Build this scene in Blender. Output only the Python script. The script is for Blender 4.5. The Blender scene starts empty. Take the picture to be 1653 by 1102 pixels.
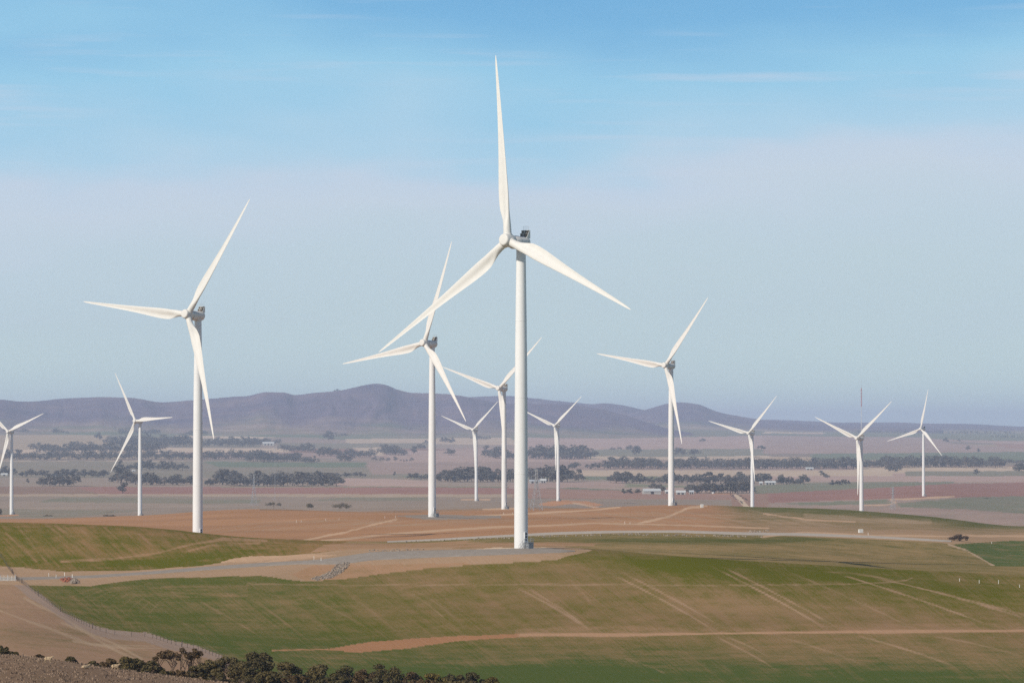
import bpy, math, random
import numpy as np
from mathutils import Vector, Matrix

scene = bpy.context.scene
COL = scene.collection
R = math.radians

# ------------------------------------------------------------------ camera, sky, sun, exposure
F = 6199.0                       # focal length in photograph pixels (135 mm lens)
CX, CY, HORIZON = 826.5, 551.0, 690.0
PITCH = math.atan((HORIZON - CY) / F)
cam_data = bpy.data.cameras.new('camera')
cam_data.sensor_width = 36.0
cam_data.lens = 135.0
cam_data.clip_start = 1.0
cam_data.clip_end = 300000.0
cam = bpy.data.objects.new('camera', cam_data)
COL.objects.link(cam)
cam.location = (0, 0, 0)         # the eye; the plain lies about 100 m lower
cam.rotation_euler = (math.pi / 2 + PITCH, 0, 0)
scene.camera = cam

SUN_AZ, SUN_EL = R(-135), R(33)  # from behind the camera's left shoulder
SUN_DIR = Vector((math.sin(SUN_AZ) * math.cos(SUN_EL), math.cos(SUN_AZ) * math.cos(SUN_EL), math.sin(SUN_EL)))
world = bpy.data.worlds.new('World')
scene.world = world
world.use_nodes = True
WT = world.node_tree
WT.nodes.clear()


def N(tree, kind, **kw):
    n = tree.nodes.new(kind)
    for k, v in kw.items():
        setattr(n, k, v)
    return n


def ramp(tree, stops, fac=None, interp='LINEAR'):
    n = tree.nodes.new('ShaderNodeValToRGB')
    n.color_ramp.interpolation = interp
    el = n.color_ramp.elements
    while len(el) < len(stops):
        el.new(0.5)
    for e, (p, c) in zip(el, stops):
        e.position = p
        e.color = (c, c, c, 1) if isinstance(c, (int, float)) else (*c, 1)
    if fac is not None:
        tree.links.new(fac, n.inputs['Fac'])
    return n


def math_node(tree, op, a, b=None, c=None, clamp=False):
    n = tree.nodes.new('ShaderNodeMath')
    n.operation = op
    n.use_clamp = clamp
    for i, v in enumerate((a, b, c)):
        if v is None:
            continue
        if isinstance(v, (int, float)):
            n.inputs[i].default_value = v
        else:
            tree.links.new(v, n.inputs[i])
    return n.outputs[0]


def mixcol(tree, fac, a, b, blend='MIX'):
    n = tree.nodes.new('ShaderNodeMix')
    n.data_type = 'RGBA'
    n.blend_type = blend
    for s, v in ((n.inputs[0], fac), (n.inputs[6], a), (n.inputs[7], b)):
        if isinstance(v, (int, float)):
            s.default_value = v
        elif isinstance(v, tuple):
            s.default_value = (*v, 1)
        else:
            tree.links.new(v, s)
    return n.outputs[2]


sky = N(WT, 'ShaderNodeTexSky', sky_type='NISHITA', sun_disc=False)
sky.sun_elevation = SUN_EL
sky.sun_rotation = SUN_AZ % (2 * math.pi)
sky.air_density = 1.0
sky.dust_density = 0.6
sky.ozone_density = 2.0
geo = N(WT, 'ShaderNodeTexCoord')
sep = N(WT, 'ShaderNodeSeparateXYZ')
WT.links.new(geo.outputs['Generated'], sep.inputs[0])
elev = math_node(WT, 'MULTIPLY', sep.outputs['Z'], 57.2958)          # degrees, near the horizon
# the low sky: milky near the ground with an uneven top, cleaner blue a few degrees up
SKY_STRENGTH = 0.088


def srgb(c):
    return tuple((x / 255 / 12.92) if x <= 10 else (((x / 255) + .055) / 1.055) ** 2.4 for x in c)


mp = N(WT, 'ShaderNodeMapping')
mp.inputs['Scale'].default_value = (6.5, 6.5, 22.0)
mp.inputs['Location'].default_value = (3.1, 0.0, 0.2)
WT.links.new(geo.outputs['Generated'], mp.inputs[0])
nz = N(WT, 'ShaderNodeTexNoise')
nz.inputs['Scale'].default_value = 1.0
nz.inputs['Detail'].default_value = 4.0
nz.inputs['Roughness'].default_value = 0.5
WT.links.new(mp.outputs[0], nz.inputs['Vector'])
upper = math_node(WT, 'MULTIPLY', math_node(WT, 'DIVIDE', elev, 3.0, clamp=True), 4.6)
elev_w = math_node(WT, 'ADD', elev, math_node(WT, 'MULTIPLY', math_node(WT, 'SUBTRACT', nz.outputs['Fac'], .5), upper))
elev_n = math_node(WT, 'DIVIDE', elev_w, 20.0, clamp=True)
LOW_SKY = [(-1, (178, 206, 216)), (0.0, (204, 228, 222)), (0.83, (198, 220, 220)), (1.76, (193, 213, 220)), (2.7, (194, 213, 224)), (3.3, (199, 214, 228)), (3.7, (196, 213, 230)),
           (4.2, (176, 211, 233)), (5.2, (152, 204, 233)), (6.5, (122, 182, 224)), (9.0, (96, 160, 212)), (20.0, (80, 138, 200))]
SKY_TINT = ramp(WT, [(max(e, 0) / 20.0, tuple(v / SKY_STRENGTH for v in srgb(c))) for e, c in LOW_SKY[1:]], elev_n)
blend = N(WT, 'ShaderNodeMapRange')
blend.interpolation_type = 'SMOOTHSTEP'
blend.inputs['From Min'].default_value = 7.0
blend.inputs['From Max'].default_value = 22.0
WT.links.new(elev, blend.inputs['Value'])
tinted = mixcol(WT, blend.outputs[0], SKY_TINT.outputs[0], sky.outputs[0])
# streaks of cirrus
mp2 = N(WT, 'ShaderNodeMapping')
mp2.inputs['Scale'].default_value = (16.0, 16.0, 300.0)
mp2.inputs['Rotation'].default_value = (0, R(-1.0), 0)
WT.links.new(geo.outputs['Generated'], mp2.inputs[0])
nz2 = N(WT, 'ShaderNodeTexNoise')
nz2.inputs['Scale'].default_value = 1.0
nz2.inputs['Detail'].default_value = 6.0
WT.links.new(mp2.outputs[0], nz2.inputs['Vector'])
streak = ramp(WT, [(0.54, 0.0), (0.76, 0.6)], nz2.outputs['Fac'])
band2 = ramp(WT, [(0.0, 0.0), (0.10, 0.25), (0.20, 0.55), (0.27, 1.0), (0.33, 0.9), (1.0, 0.3)], math_node(WT, 'DIVIDE', elev, 20.0, clamp=True))
mp3 = N(WT, 'ShaderNodeMapping')
mp3.inputs['Scale'].default_value = (9.0, 9.0, 60.0)
WT.links.new(geo.outputs['Generated'], mp3.inputs[0])
nz3 = N(WT, 'ShaderNodeTexNoise')
nz3.inputs['Scale'].default_value = 1.0
nz3.inputs['Detail'].default_value = 3.0
WT.links.new(mp3.outputs[0], nz3.inputs['Vector'])
patch = ramp(WT, [(0.42, 0.0), (0.62, 1.0)], nz3.outputs['Fac'])
cl = math_node(WT, 'MULTIPLY', math_node(WT, 'MULTIPLY', streak.outputs[0], band2.outputs[0]), patch.outputs[0], clamp=True)
cloudy = mixcol(WT, cl, tinted, tuple(v / SKY_STRENGTH for v in srgb((206, 214, 230))))
bg = N(WT, 'ShaderNodeBackground')
bg.inputs['Strength'].default_value = SKY_STRENGTH
WT.links.new(cloudy, bg.inputs['Color'])
wo = N(WT, 'ShaderNodeOutputWorld')
WT.links.new(bg.outputs[0], wo.inputs['Surface'])

sun_data = bpy.data.lights.new('sun', 'SUN')
sun_data.energy = 4.2
sun_data.angle = R(0.53)
sun_data.color = (1.0, 0.93, 0.82)
sun = bpy.data.objects.new('sun', sun_data)
COL.objects.link(sun)
sun.rotation_euler = SUN_DIR.to_track_quat('Z', 'Y').to_euler()

scene.view_settings.view_transform = 'Standard'
scene.view_settings.look = 'None'
scene.view_settings.exposure = 0.0
scene.view_settings.gamma = 1.0
scene.view_settings.use_curve_mapping = False
scene.render.engine = 'CYCLES'
scene.cycles.use_denoising = False
scene.cycles.max_bounces = 6
scene.cycles.diffuse_bounces = 3
scene.cycles.volume_bounces = 1
scene.cycles.transparent_max_bounces = 8

HAZE_DENSITY = 4.0e-5
HAZE_COLOR = (0.65, 0.77, 1.0)

# ------------------------------------------------------------------ small helpers
rng = np.random.default_rng(11)
rnd = random.Random(5)


def tag(o, label=None, cat=None, group=None, kind=None):
    if label: o['label'] = label
    if cat: o['category'] = cat
    if group: o['group'] = group
    if kind: o['kind'] = kind
    return o


def empty(name, loc, rz=0.0):
    o = bpy.data.objects.new(name, None)
    o.empty_display_size = 1.0
    COL.objects.link(o)
    o.location = loc
    o.rotation_euler = (0, 0, rz)
    return o


class MB:
    """collects shapes that become ONE mesh"""
    def __init__(self):
        self.v, self.f, self.m = [], [], []

    def add(self, verts, faces, mi=0):
        b = len(self.v)
        self.v += [tuple(p) for p in verts]
        self.f += [tuple(i + b for i in f) for f in faces]
        self.m += [mi] * len(faces)

    def box(self, c, s, rot=None, mi=0):
        hx, hy, hz = s[0] / 2, s[1] / 2, s[2] / 2
        p = [Vector((x, y, z)) for z in (-hz, hz) for y in (-hy, hy) for x in (-hx, hx)]
        if rot is not None:
            p = [rot @ q for q in p]
        c = Vector(c)
        self.add([q + c for q in p], [(0, 2, 3, 1), (4, 5, 7, 6), (0, 1, 5, 4), (2, 6, 7, 3), (0, 4, 6, 2), (1, 3, 7, 5)], mi)

    def bar(self, a, b, r, n=6, r2=None, mi=0, cap=True):
        a, b = Vector(a), Vector(b)
        d = (b - a)
        if d.length < 1e-9:
            return
        q = d.to_track_quat('Z', 'Y')
        r2 = r if r2 is None else r2
        vs = []
        for (c, rr) in ((a, r), (b, r2)):
            for k in range(n):
                t = 2 * math.pi * k / n
                vs.append(c + q @ Vector((rr * math.cos(t), rr * math.sin(t), 0)))
        fs = [(k, (k + 1) % n, n + (k + 1) % n, n + k) for k in range(n)]
        if cap:
            fs += [tuple(range(n - 1, -1, -1)), tuple(range(n, 2 * n))]
        self.add(vs, fs, mi)

    def rings(self, rings, closed=True, mi=0):
        n = len(rings[0])
        vs = [p for r in rings for p in r]
        fs = []
        for i in range(len(rings) - 1):
            for k in range(n):
                fs.append((i * n + k, i * n + (k + 1) % n, (i + 1) * n + (k + 1) % n, (i + 1) * n + k))
        if closed:
            fs.append(tuple(range(n - 1, -1, -1)))
            fs.append(tuple((len(rings) - 1) * n + k for k in range(n)))
        self.add(vs, fs, mi)

    def lathe(self, prof, n=48, axis='Z', mi=0):
        rings = []
        for (r, z) in prof:
            ring = []
            for k in range(n):
                t = 2 * math.pi * k / n
                x, y = r * math.cos(t), r * math.sin(t)
                ring.append((x, y, z) if axis == 'Z' else (x, z, -y) if axis == 'Y' else (z, x, y))
            rings.append(ring)
        self.rings(rings, True, mi)

    def mesh(self, name, mats, smooth=False, angle=None):
        me = bpy.data.meshes.new(name)
        me.from_pydata(self.v, [], self.f)
        for m in (mats if isinstance(mats, (list, tuple)) else [mats]):
            me.materials.append(m)
        me.polygons.foreach_set('material_index', self.m)
        if smooth:
            me.polygons.foreach_set('use_smooth', [True] * len(self.f))
        me.update()
        if smooth and angle is not None:
            me.set_sharp_from_angle(angle=angle)
        return me

    def build(self, name, mats, parent=None, smooth=False, angle=None, loc=None, rot=None):
        o = bpy.data.objects.new(name, self.mesh(name, mats, smooth, angle))
        COL.objects.link(o)
        if parent is not None:
            o.parent = parent
        if loc is not None:
            o.location = loc
        if rot is not None:
            o.rotation_euler = rot
        return o


def grid_mesh(name, X, Y, Z, mat, attrs=None, smooth=True):
    """X, Y, Z: (rows, cols) arrays"""
    r, c = X.shape
    me = bpy.data.meshes.new(name)
    me.vertices.add(r * c)
    me.vertices.foreach_set('co', np.stack([X, Y, Z], -1).astype(np.float32).ravel())
    i = np.arange(r - 1)[:, None] * c + np.arange(c - 1)[None, :]
    q = np.stack([i, i + 1, i + c + 1, i + c], -1).reshape(-1, 4)
    nq = len(q)
    me.loops.add(nq * 4)
    me.loops.foreach_set('vertex_index', q.astype(np.int32).ravel())
    me.polygons.add(nq)
    me.polygons.foreach_set('loop_start', (np.arange(nq) * 4).astype(np.int32))
    me.polygons.foreach_set('use_smooth', np.full(nq, smooth))
    me.update(calc_edges=True)
    for k, a in (attrs or {}).items():
        if a.ndim == 3 and a.shape[-1] == 3:
            at = me.attributes.new(k, 'FLOAT_VECTOR', 'POINT')
            at.data.foreach_set('vector', a.astype(np.float32).ravel())
        else:
            at = me.attributes.new(k, 'FLOAT', 'POINT')
            at.data.foreach_set('value', a.astype(np.float32).ravel())
    me.materials.append(mat)
    return me


def raw_mesh(name, V, Q, mats, mi=None, smooth=False):
    """V (n,3); Q (m,4) quads"""
    me = bpy.data.meshes.new(name)
    me.vertices.add(len(V))
    me.vertices.foreach_set('co', np.asarray(V, np.float32).ravel())
    nq = len(Q)
    me.loops.add(nq * 4)
    me.loops.foreach_set('vertex_index', np.asarray(Q, np.int32).ravel())
    me.polygons.add(nq)
    me.polygons.foreach_set('loop_start', (np.arange(nq) * 4).astype(np.int32))
    for m in (mats if isinstance(mats, (list, tuple)) else [mats]):
        me.materials.append(m)
    if mi is not None:
        me.polygons.foreach_set('material_index', np.asarray(mi, np.int32))
    me.polygons.foreach_set('use_smooth', np.full(nq, smooth))
    me.update(calc_edges=True)
    return me


def _hash(ix, iy, seed):
    h = (ix.astype(np.int64) * 374761393 + iy.astype(np.int64) * 668265263 + seed * 974634777) & 0xffffffff
    h = ((h ^ (h >> 13)) * 1274126177) & 0xffffffff
    h = h ^ (h >> 16)
    return (h & 0xffff) / 65535.0


def vnoise(x, y, seed=0):
    x, y = np.asarray(x, float), np.asarray(y, float)
    ix, iy = np.floor(x), np.floor(y)
    fx, fy = x - ix, y - iy
    fx, fy = fx * fx * (3 - 2 * fx), fy * fy * (3 - 2 * fy)
    ix, iy = ix.astype(np.int64), iy.astype(np.int64)
    a, b = _hash(ix, iy, seed), _hash(ix + 1, iy, seed)
    c, d = _hash(ix, iy + 1, seed), _hash(ix + 1, iy + 1, seed)
    return (a * (1 - fx) + b * fx) * (1 - fy) + (c * (1 - fx) + d * fx) * fy


def fbm(x, y, seed=0, oct=4, gain=0.5):
    s, a, t = 0, 1.0, 0
    for o in range(oct):
        s = s + a * vnoise(x * 2 ** o, y * 2 ** o, seed + o * 17)
        t += a
        a *= gain
    return s / t


def smooth(a, b, x):
    t = np.clip((x - a) / (b - a), 0, 1)
    return t * t * (3 - 2 * t)


# ------------------------------------------------------------------ the lie of the land
def slope_of(v):                  # height per metre of distance for a sight line
    return np.tan(PITCH - np.arctan((np.asarray(v, float) - CY) / F))


def row_of(z, d):                 # and back
    return CY + F * np.tan(PITCH - np.arctan2(z, d))


UC = np.array([-900, 0, 200, 420, 640, 845, 1100, 1300, 1500, 1653, 2550], float)
TAB = [  # distance: sight-line rows of the surveyed columns 0..1653
    (200, [1290] * 9),
    (350, [1170, 1180, 1200, 1210, 1215, 1215, 1215, 1215, 1215]),
    (450, [1104, 1118, 1146, 1160, 1165, 1165, 1165, 1165, 1165]),
    (540, [1057, 1082, 1110, 1130, 1140, 1140, 1140, 1140, 1140]),
    (600, [1068, 1090, 1112, 1124, 1130, 1132, 1132, 1132, 1132]),
    (680, [1064, 1084, 1104, 1114, 1120, 1123, 1124, 1124, 1124]),
    (780, [1042, 1058, 1078, 1088, 1094, 1096, 1096, 1095, 1094]),
    (900, [998, 1018, 1034, 1043, 1047, 1049, 1050, 1050, 1048]),
    (1000, [962, 976, 984, 988, 988, 990, 995, 1000, 1000]),
    (1080, [938, 940, 936, 930, 924, 921, 935, 948, 955]),
    (1130, [933, 929, 916, 900, 890, 899, 918, 933, 941]),
    (1165, [929, 924, 910, 890, 882, 897, 911, 924, 931]),
    (1220, [917, 917, 902, 884, 880, 896, 908, 917, 921]),
    (1350, [848, 852, 872, 880, 874, 877, 889, 903, 909]),
    (1400, [843, 848, 868, 877, 870, 872, 881, 895, 904]),
    (1480, [846, 855, 869, 874, 864, 860, 867, 876, 891]),
    (1550, [856, 870, 875, 870, 859, 856, 861, 869, 883]),
    (1650, [858, 868, 868, 864, 855, 852, 856, 863, 874]),
    (1850, [852, 856, 856, 850, 847, 845, 845, 852, 864]),
    (2022, [846, 847, 846, 837, 841, 838, 838, 846, 858]),
    (2300, [842, 840, 833, 831, 832, 827, 828, 839, 853]),
    (2550, [839, 834, 823, 828, 826, 818, 820, 834, 850]),
    (2940, [838, 836, 824, 826, 819.5, 824, 834, 842, 851]),
    (3400, [837, 835, 830, 826, 821, 838, 856, 860, 856]),
    (3800, [836, 833, 832, 822, 819, 838, 860, 862, 852]),
    (4250, [831, 828, 826, 818, 814, 834, 846, 845, 838]),
    (4750, [822, 820, 818, 811, 808, 817, 822, 818, 824]),
    (5300, [811, 810, 809, 803, 801, 805, 806, 799.5, 808]),
    (6200, [795, 795, 795, 790, 789, 791, 792, 787, 794]),
    (8000, [770.5, 771, 771, 770, 770, 771, 771, 770, 771]),
    (10000, [748, 748, 749, 749, 749, 750, 751, 751, 751]),
    (13000, [722, 722, 723, 724, 725, 727, 729, 730, 731]),
    (16500, [698, 699, 701, 703, 703, 705, 710, 712, 713]),
    (20000, [686, 687, 690, 693, 693, 694, 699, 701, 702]),
    (26000, [680, 681, 685, 688, 690, 690, 692, 694, 694.5]),
    (36000, [684, 684, 686, 688, 690, 690, 691, 691.5, 692]),
    (62000, [688, 688, 689, 690, 690.5, 690.5, 690.5, 690.6, 690.6]),
]


def pchip(xk, Yk, xq):
    """monotone cubic through (xk, Yk[:,j]) for every column j"""
    h = np.diff(xk)[:, None]
    dl = np.diff(Yk, axis=0) / h
    w1, w2 = 2 * h[1:] + h[:-1], h[1:] + 2 * h[:-1]
    with np.errstate(divide='ignore', invalid='ignore'):
        m = (w1 + w2) / (w1 / dl[:-1] + w2 / dl[1:])
    m = np.where(dl[:-1] * dl[1:] > 0, m, 0)
    m = np.concatenate([dl[:1], m, dl[-1:]])
    i = np.clip(np.searchsorted(xk, xq) - 1, 0, len(xk) - 2)
    t = ((xq - xk[i]) / (xk[i + 1] - xk[i]))[:, None]
    hh = (xk[i + 1] - xk[i])[:, None]
    return ((1 + 2 * t) * (1 - t) ** 2 * Yk[i] + t * (1 - t) ** 2 * hh * m[i]
            + t * t * (3 - 2 * t) * Yk[i + 1] + t * t * (t - 1) * hh * m[i + 1])


tabD = np.array([r[0] for r in TAB], float)
tabV = np.array([[r[1][0]] + r[1] + [r[1][-1]] for r in TAB], float)
tabZ = slope_of(tabV) * tabD[:, None]
tabD = np.concatenate([[1.0, 20.0, 100.0], tabD])
tabZ = np.concatenate([np.full((1, len(UC)), -2.1), np.full((1, len(UC)), -2.6), np.full((1, len(UC)), -9.3), tabZ])
GU = np.arange(-900, 2551, 2.0)
GL = np.concatenate([np.linspace(math.log(1.0), math.log(195), 60, endpoint=False),
                     np.linspace(math.log(195), math.log(62000), 2200)])
_zu = pchip(UC, tabZ.T, GU).T                 # (nD, nU)
GZ = pchip(np.log(tabD), _zu, GL)             # (nL, nU)
GD = np.exp(GL)[:, None]
GX = (GU[None, :] - CX) / F * GD
und = (fbm(GX / 90, GD / 140 + 0 * GX, 3, 4) - 0.5)
GZ = GZ + und * np.clip(GD / 1000, 0.12, 1.6) * 1.3 * (1 - 0.55 * smooth(900, 1150, GD) * (1 - smooth(1500, 1700, GD)))


def ground_z(x, y):
    x, y = np.asarray(x, float), np.asarray(y, float)
    u = CX + F * x / y
    fu = np.clip((u - GU[0]) / 2.0, 0, len(GU) - 1.001)
    l = np.log(y)
    fl = np.clip(np.interp(l, GL, np.arange(len(GL))), 0, len(GL) - 1.001)
    iu, il = fu.astype(int), fl.astype(int)
    a, b = fu - iu, fl - il
    return ((GZ[il, iu] * (1 - a) + GZ[il, iu + 1] * a) * (1 - b) + (GZ[il + 1, iu] * (1 - a) + GZ[il + 1, iu + 1] * a) * b)


def spot(u, v, dmin=300, dmax=60000):
    """where the sight line (u, v) meets the ground between two distances -> Vector"""
    i = int(round((u - GU[0]) / 2.0))
    i = min(max(i, 0), len(GU) - 1)
    k0, k1 = np.searchsorted(GL, math.log(dmin)), np.searchsorted(GL, math.log(dmax))
    col = GZ[k0:k1, i]
    d = np.exp(GL[k0:k1])
    rows = row_of(col, d)
    k = np.argmax(rows <= v) if (rows <= v).any() else int(np.argmin(rows))
    if k > 0 and rows[k] <= v < rows[k - 1]:
        t = (rows[k - 1] - v) / max(rows[k - 1] - rows[k], 1e-6)
        dd = d[k - 1] + t * (d[k] - d[k - 1])
    else:
        dd = d[k]
    x = (u - CX) / F * dd
    return Vector((x, dd, float(ground_z(x, dd))))


def at(u, d):
    x = (u - CX) / F * d
    return Vector((x, d, float(ground_z(x, d))))


# the twelve turbines: hub sight line, distance, yaw to the left, rotor phase, label
OVERHANG, HUB_H = 6.2, 92.5
TURBINES = [
    (819.7, 388.0, 1151, 40.0, 113.5, 'largest white wind turbine, nearest the camera on the grey gravel pad'),
    (302.8, 507.1, 1566, 38.1, 36.0, 'tall white wind turbine behind the crest of the striped green hill on the left'),
    (684.9, 553.4, 2042, 41.2, 18.8, 'white wind turbine on brown stubble, raised blade crossing behind a blade of the nearest turbine'),
    (805.7, 626.5, 2940, 38.0, 47.1, 'white wind turbine close left of the nearest tower, one blade passing behind that tower'),
    (1074.1, 589.6, 2537, 40.0, 38.4, 'white wind turbine on the brown crest in front of the gabled farm sheds'),
    (218.7, 679.3, 3734, 41.7, 86.9, 'white wind turbine on the left plain with one blade pointing level to the right'),
    (13.4, 696.4, 4300, 32.5, 69.2, 'leftmost white wind turbine, cut by the left edge of the picture'),
    (763.8, 693.4, 5000, 39.5, 48.9, 'small distant white turbine standing just left of the tower beside the nearest turbine'),
    (895.5, 686.8, 4720, 41.4, 50.7, 'small distant white wind turbine on an orange earth mound just right of the nearest tower'),
    (1208.6, 698.8, 4216, 41.8, 43.6, 'white wind turbine behind the green crest beside the pale farm driveway'),
    (1383.5, 706.9, 3717, 45.6, 51.2, 'white wind turbine behind the green crest in front of the red and white radio mast'),
    (1486.1, 692.0, 5292, 42.6, 11.9, 'rightmost small white wind turbine with one blade pointing almost straight up'),
]
TB = []
for (u, v, d, yaw, ph, lab) in TURBINES:
    a = -R(yaw)
    hub = Vector(((u - CX) / F * d, d, slope_of(v) * d))
    base = hub + Matrix.Rotation(a, 3, 'Z') @ Vector((0, OVERHANG, 0)) - Vector((0, 0, HUB_H))
    TB.append((base, a, R(ph), lab))
    dz = base.z - float(ground_z(base.x, base.y))
    sx, sy = (30, 45) if d < 1700 else (60, 90) if d < 3000 else (90, 160)
    GZ = GZ + dz * np.exp(-((GX - base.x) / sx) ** 2 - ((GD - base.y) / sy) ** 2)
    print('base fix %.0f m: %.2f' % (d, dz))

# ------------------------------------------------------------------ painting the paddocks (true soil and crop colours, fixed to the ground)
cu = np.concatenate([np.arange(-900, -20, 20), np.arange(-20, 1673, 1.25), np.arange(1673, 2551, 20)])
lv = [195.0]
ref = np.exp(GL)
vv = row_of(GZ[:, ::60], ref[:, None])
k = np.searchsorted(GL, math.log(196))
acc_v = vv[k].copy()
ds = [1.0, 10, 30, 60, 100, 150, 195]
last = k
for j in range(k + 1, len(GL)):
    if np.abs(vv[j] - vv[last]).max() > 1.15 or ref[j] / ref[last] > 1.02:
        ds.append(ref[j])
        last = j
ds.append(61900.0)
ds = np.array(ds)
MD, MU = np.meshgrid(ds, cu, indexing='ij')
MX = (MU - CX) / F * MD
MZ = ground_z(MX, MD)
MV = row_of(MZ, MD)
print('ground grid', MX.shape)


def inside(poly, U, V):
    p = np.asarray(poly, float)
    res = np.zeros(U.shape, bool)
    j = len(p) - 1
    for i in range(len(p)):
        xi, yi, xj, yj = p[i, 0], p[i, 1], p[j, 0], p[j, 1]
        if yi != yj:
            c = ((yi > V) != (yj > V)) & (U < (xj - xi) * (V - yi) / (yj - yi) + xi)
            res ^= c
        j = i
    return res


def near_line(pts, U, V):
    d = np.full(U.shape, 1e9)
    for (a, b) in zip(pts[:-1], pts[1:]):
        ax, ay, bx, by = *a, *b
        L2 = (bx - ax) ** 2 + (by - ay) ** 2
        t = np.clip(((U - ax) * (bx - ax) + (V - ay) * (by - ay)) / L2, 0, 1)
        d = np.minimum(d, np.hypot(U - ax - t * (bx - ax), V - ay - t * (by - ay)))
    return d


def rows_dir(p, q, dmin, dmax):
    a, b = spot(*p, dmin, dmax), spot(*q, dmin, dmax)
    d = (b - a).xy.normalized()
    return d


SOIL = np.zeros(MX.shape + (3,))
GREEN = np.zeros(MX.shape)        # how much of the soil the young crop covers
GCOL = np.zeros(MX.shape + (3,))  # the crop's own colour
ROW = np.zeros(MX.shape + (3,))   # across / along the drill rows, in strip widths
AMP = np.full(MX.shape, 1.05)           # how strongly the rows show
wob_u = (fbm(MX / 25, MD / 40, 31, 3) - .5)
wob_v = (fbm(MX / 25, MD / 40, 47, 3) - .5)
WU, WV = MU + wob_u * 12, MV + wob_v * 5


def setrows(mask, d, width, length):
    ac, al = MX * d.y - MD * d.x, MX * d.x + MD * d.y
    ROW[mask, 0] = ac[mask] / width
    ROW[mask, 1] = al[mask] / length
    ROW[mask, 2] = 0


C = dict(dry=(.235, .152, .098), tan=(.38, .22, .125), straw=(.47, .33, .21), pale=(.60, .44, .30), brown=(.395, .21, .110),
         orange=(.50, .25, .125), red=(.335, .170, .128), redbrown=(.31, .18, .13), grey=(.315, .235, .175), sand=(.56, .36, .22),
         pink=(.46, .31, .245), dark=(.20, .14, .09))
C = {k: np.array(v) for k, v in C.items()}
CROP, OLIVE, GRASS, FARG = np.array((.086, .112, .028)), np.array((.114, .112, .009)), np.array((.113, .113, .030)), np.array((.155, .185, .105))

# --- defaults by distance
near = MD < 575
SOIL[:] = C['tan']; GCOL[:] = CROP
SOIL[near] = C['dry']; GREEN[near] = .06; GCOL[near] = GRASS
z1 = (MD >= 575) & (MD < 1185)
d_main = rows_dir((1035, 930), (1150, 1020), 650, 1200)
setrows(MD < 1e9, d_main, .8, 120)
ROW[..., 0] = (MU - 1.28 * (MV - 950)) * 1000 / F / .75
ROW[..., 1] = MD / 220
# main crop field
GREEN[z1] = .56
SOIL[z1] = (.300, .185, .090)


def blob(mask, u, v, ru, rv, amp, tilt=0.0):
    du, dv = MU - u, MV - v
    dv = dv - tilt * du
    g = amp * np.exp(-(du / ru) ** 2 - (dv / rv) ** 2)
    GREEN[mask] += (1.2 if amp > 0 else .95) * g[mask]


for b in [(250, 975, 170, 60, .22), (420, 1040, 260, 30, .25), (620, 1085, 400, 22, .22), (1000, 1090, 420, 22, .40), (1500, 1100, 260, 10, .30),
          (1110, 912, 90, 12, .55), (1060, 905, 120, 8, .2), (1330, 930, 190, 22, .38), (1560, 960, 110, 20, .24), (1480, 1085, 130, 12, .25),
          (700, 940, 150, 14, -.16), (900, 965, 140, 38, -.22), (1180, 985, 140, 35, -.30), (1450, 1000, 170, 25, -.28), (1330, 1050, 200, 20, -.26),
          (1600, 1050, 110, 28, -.22), (560, 975, 110, 22, .06), (620, 955, 60, 12, -.10), (400, 937, 160, 8, .22), (1560, 905, 130, 6, .15),
          (860, 1060, 110, 12, -.12), (1100, 1045, 60, 14, .12), (520, 1020, 120, 20, .1), (780, 910, 120, 9, .05), (440, 965, 70, 10, -.08)]:
    blob(z1, *b)
low = smooth(1000, 1080, MV)[..., None]
mixg = OLIVE * 1.0 * (1 - low) + CROP * low
lefty = smooth(760, 380, MU)[..., None]
GCOL[z1] = (mixg * (1 - .6 * lefty) + CROP * .6 * lefty)[z1]
# left grazing paddock beyond the sheep, up to the fence
FENCE = [(-60, 840), (0, 895), (14, 915), (27, 935), (45, 948), (70, 967), (100, 988), (130, 1005), (160, 1018), (185, 1024), (215, 1027), (240, 1027),
         (262, 1034), (280, 1040), (320, 1049), (352, 1060), (380, 1072), (420, 1100), (440, 1130)]
fv = np.array([p[1] for p in FENCE], float)
fu = np.array([p[0] for p in FENCE], float)
pad = (MD >= 575) & (MD < 1110) & (MU < np.interp(MV, fv, fu)) & (MV > 934)
SOIL[pad] = (.36, .22, .135)
GREEN[pad] = .10 + .22 * (fbm(MX / 30, MD / 90, 5, 3)[pad] - .3)
GCOL[pad] = GRASS
d_pad = rows_dir((100, 985), (190, 1045), 650, 1100)
setrows(pad, d_pad, 1.6, 60)
AMP[pad] = .7
# a grey strip of rank dry grass along the fence
strip = (MD > 575) & (MD < 1150) & (near_line(FENCE[3:], MU + 5, MV) < 6 + 8 * wob_u)
SOIL[strip] = np.array((.335, .235, .175)); GREEN[strip] = 0.05
# --- left hill
hill = (MD >= 1185) & (MD < 1500) & (MU < 760)
SOIL[hill] = (.315, .180, .078); GREEN[hill] = .55; GCOL[hill] = OLIVE
ROW[hill, 0] = ((MU - 1.05 * (MV - 880)) * 1300 / F / 1.5)[hill]
ROW[hill, 1] = (MD / 60)[hill]
AMP[hill] = 1.7
for b in [(280, 909, 130, 7, .5), (90, 905, 90, 8, .3), (330, 896, 60, 6, .3), (20, 865, 60, 18, .15), (240, 895, 80, 8, -.25), (560, 880, 90, 6, -.5), (420, 905, 60, 6, -.2)]:
    blob(hill, *b)
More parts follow.
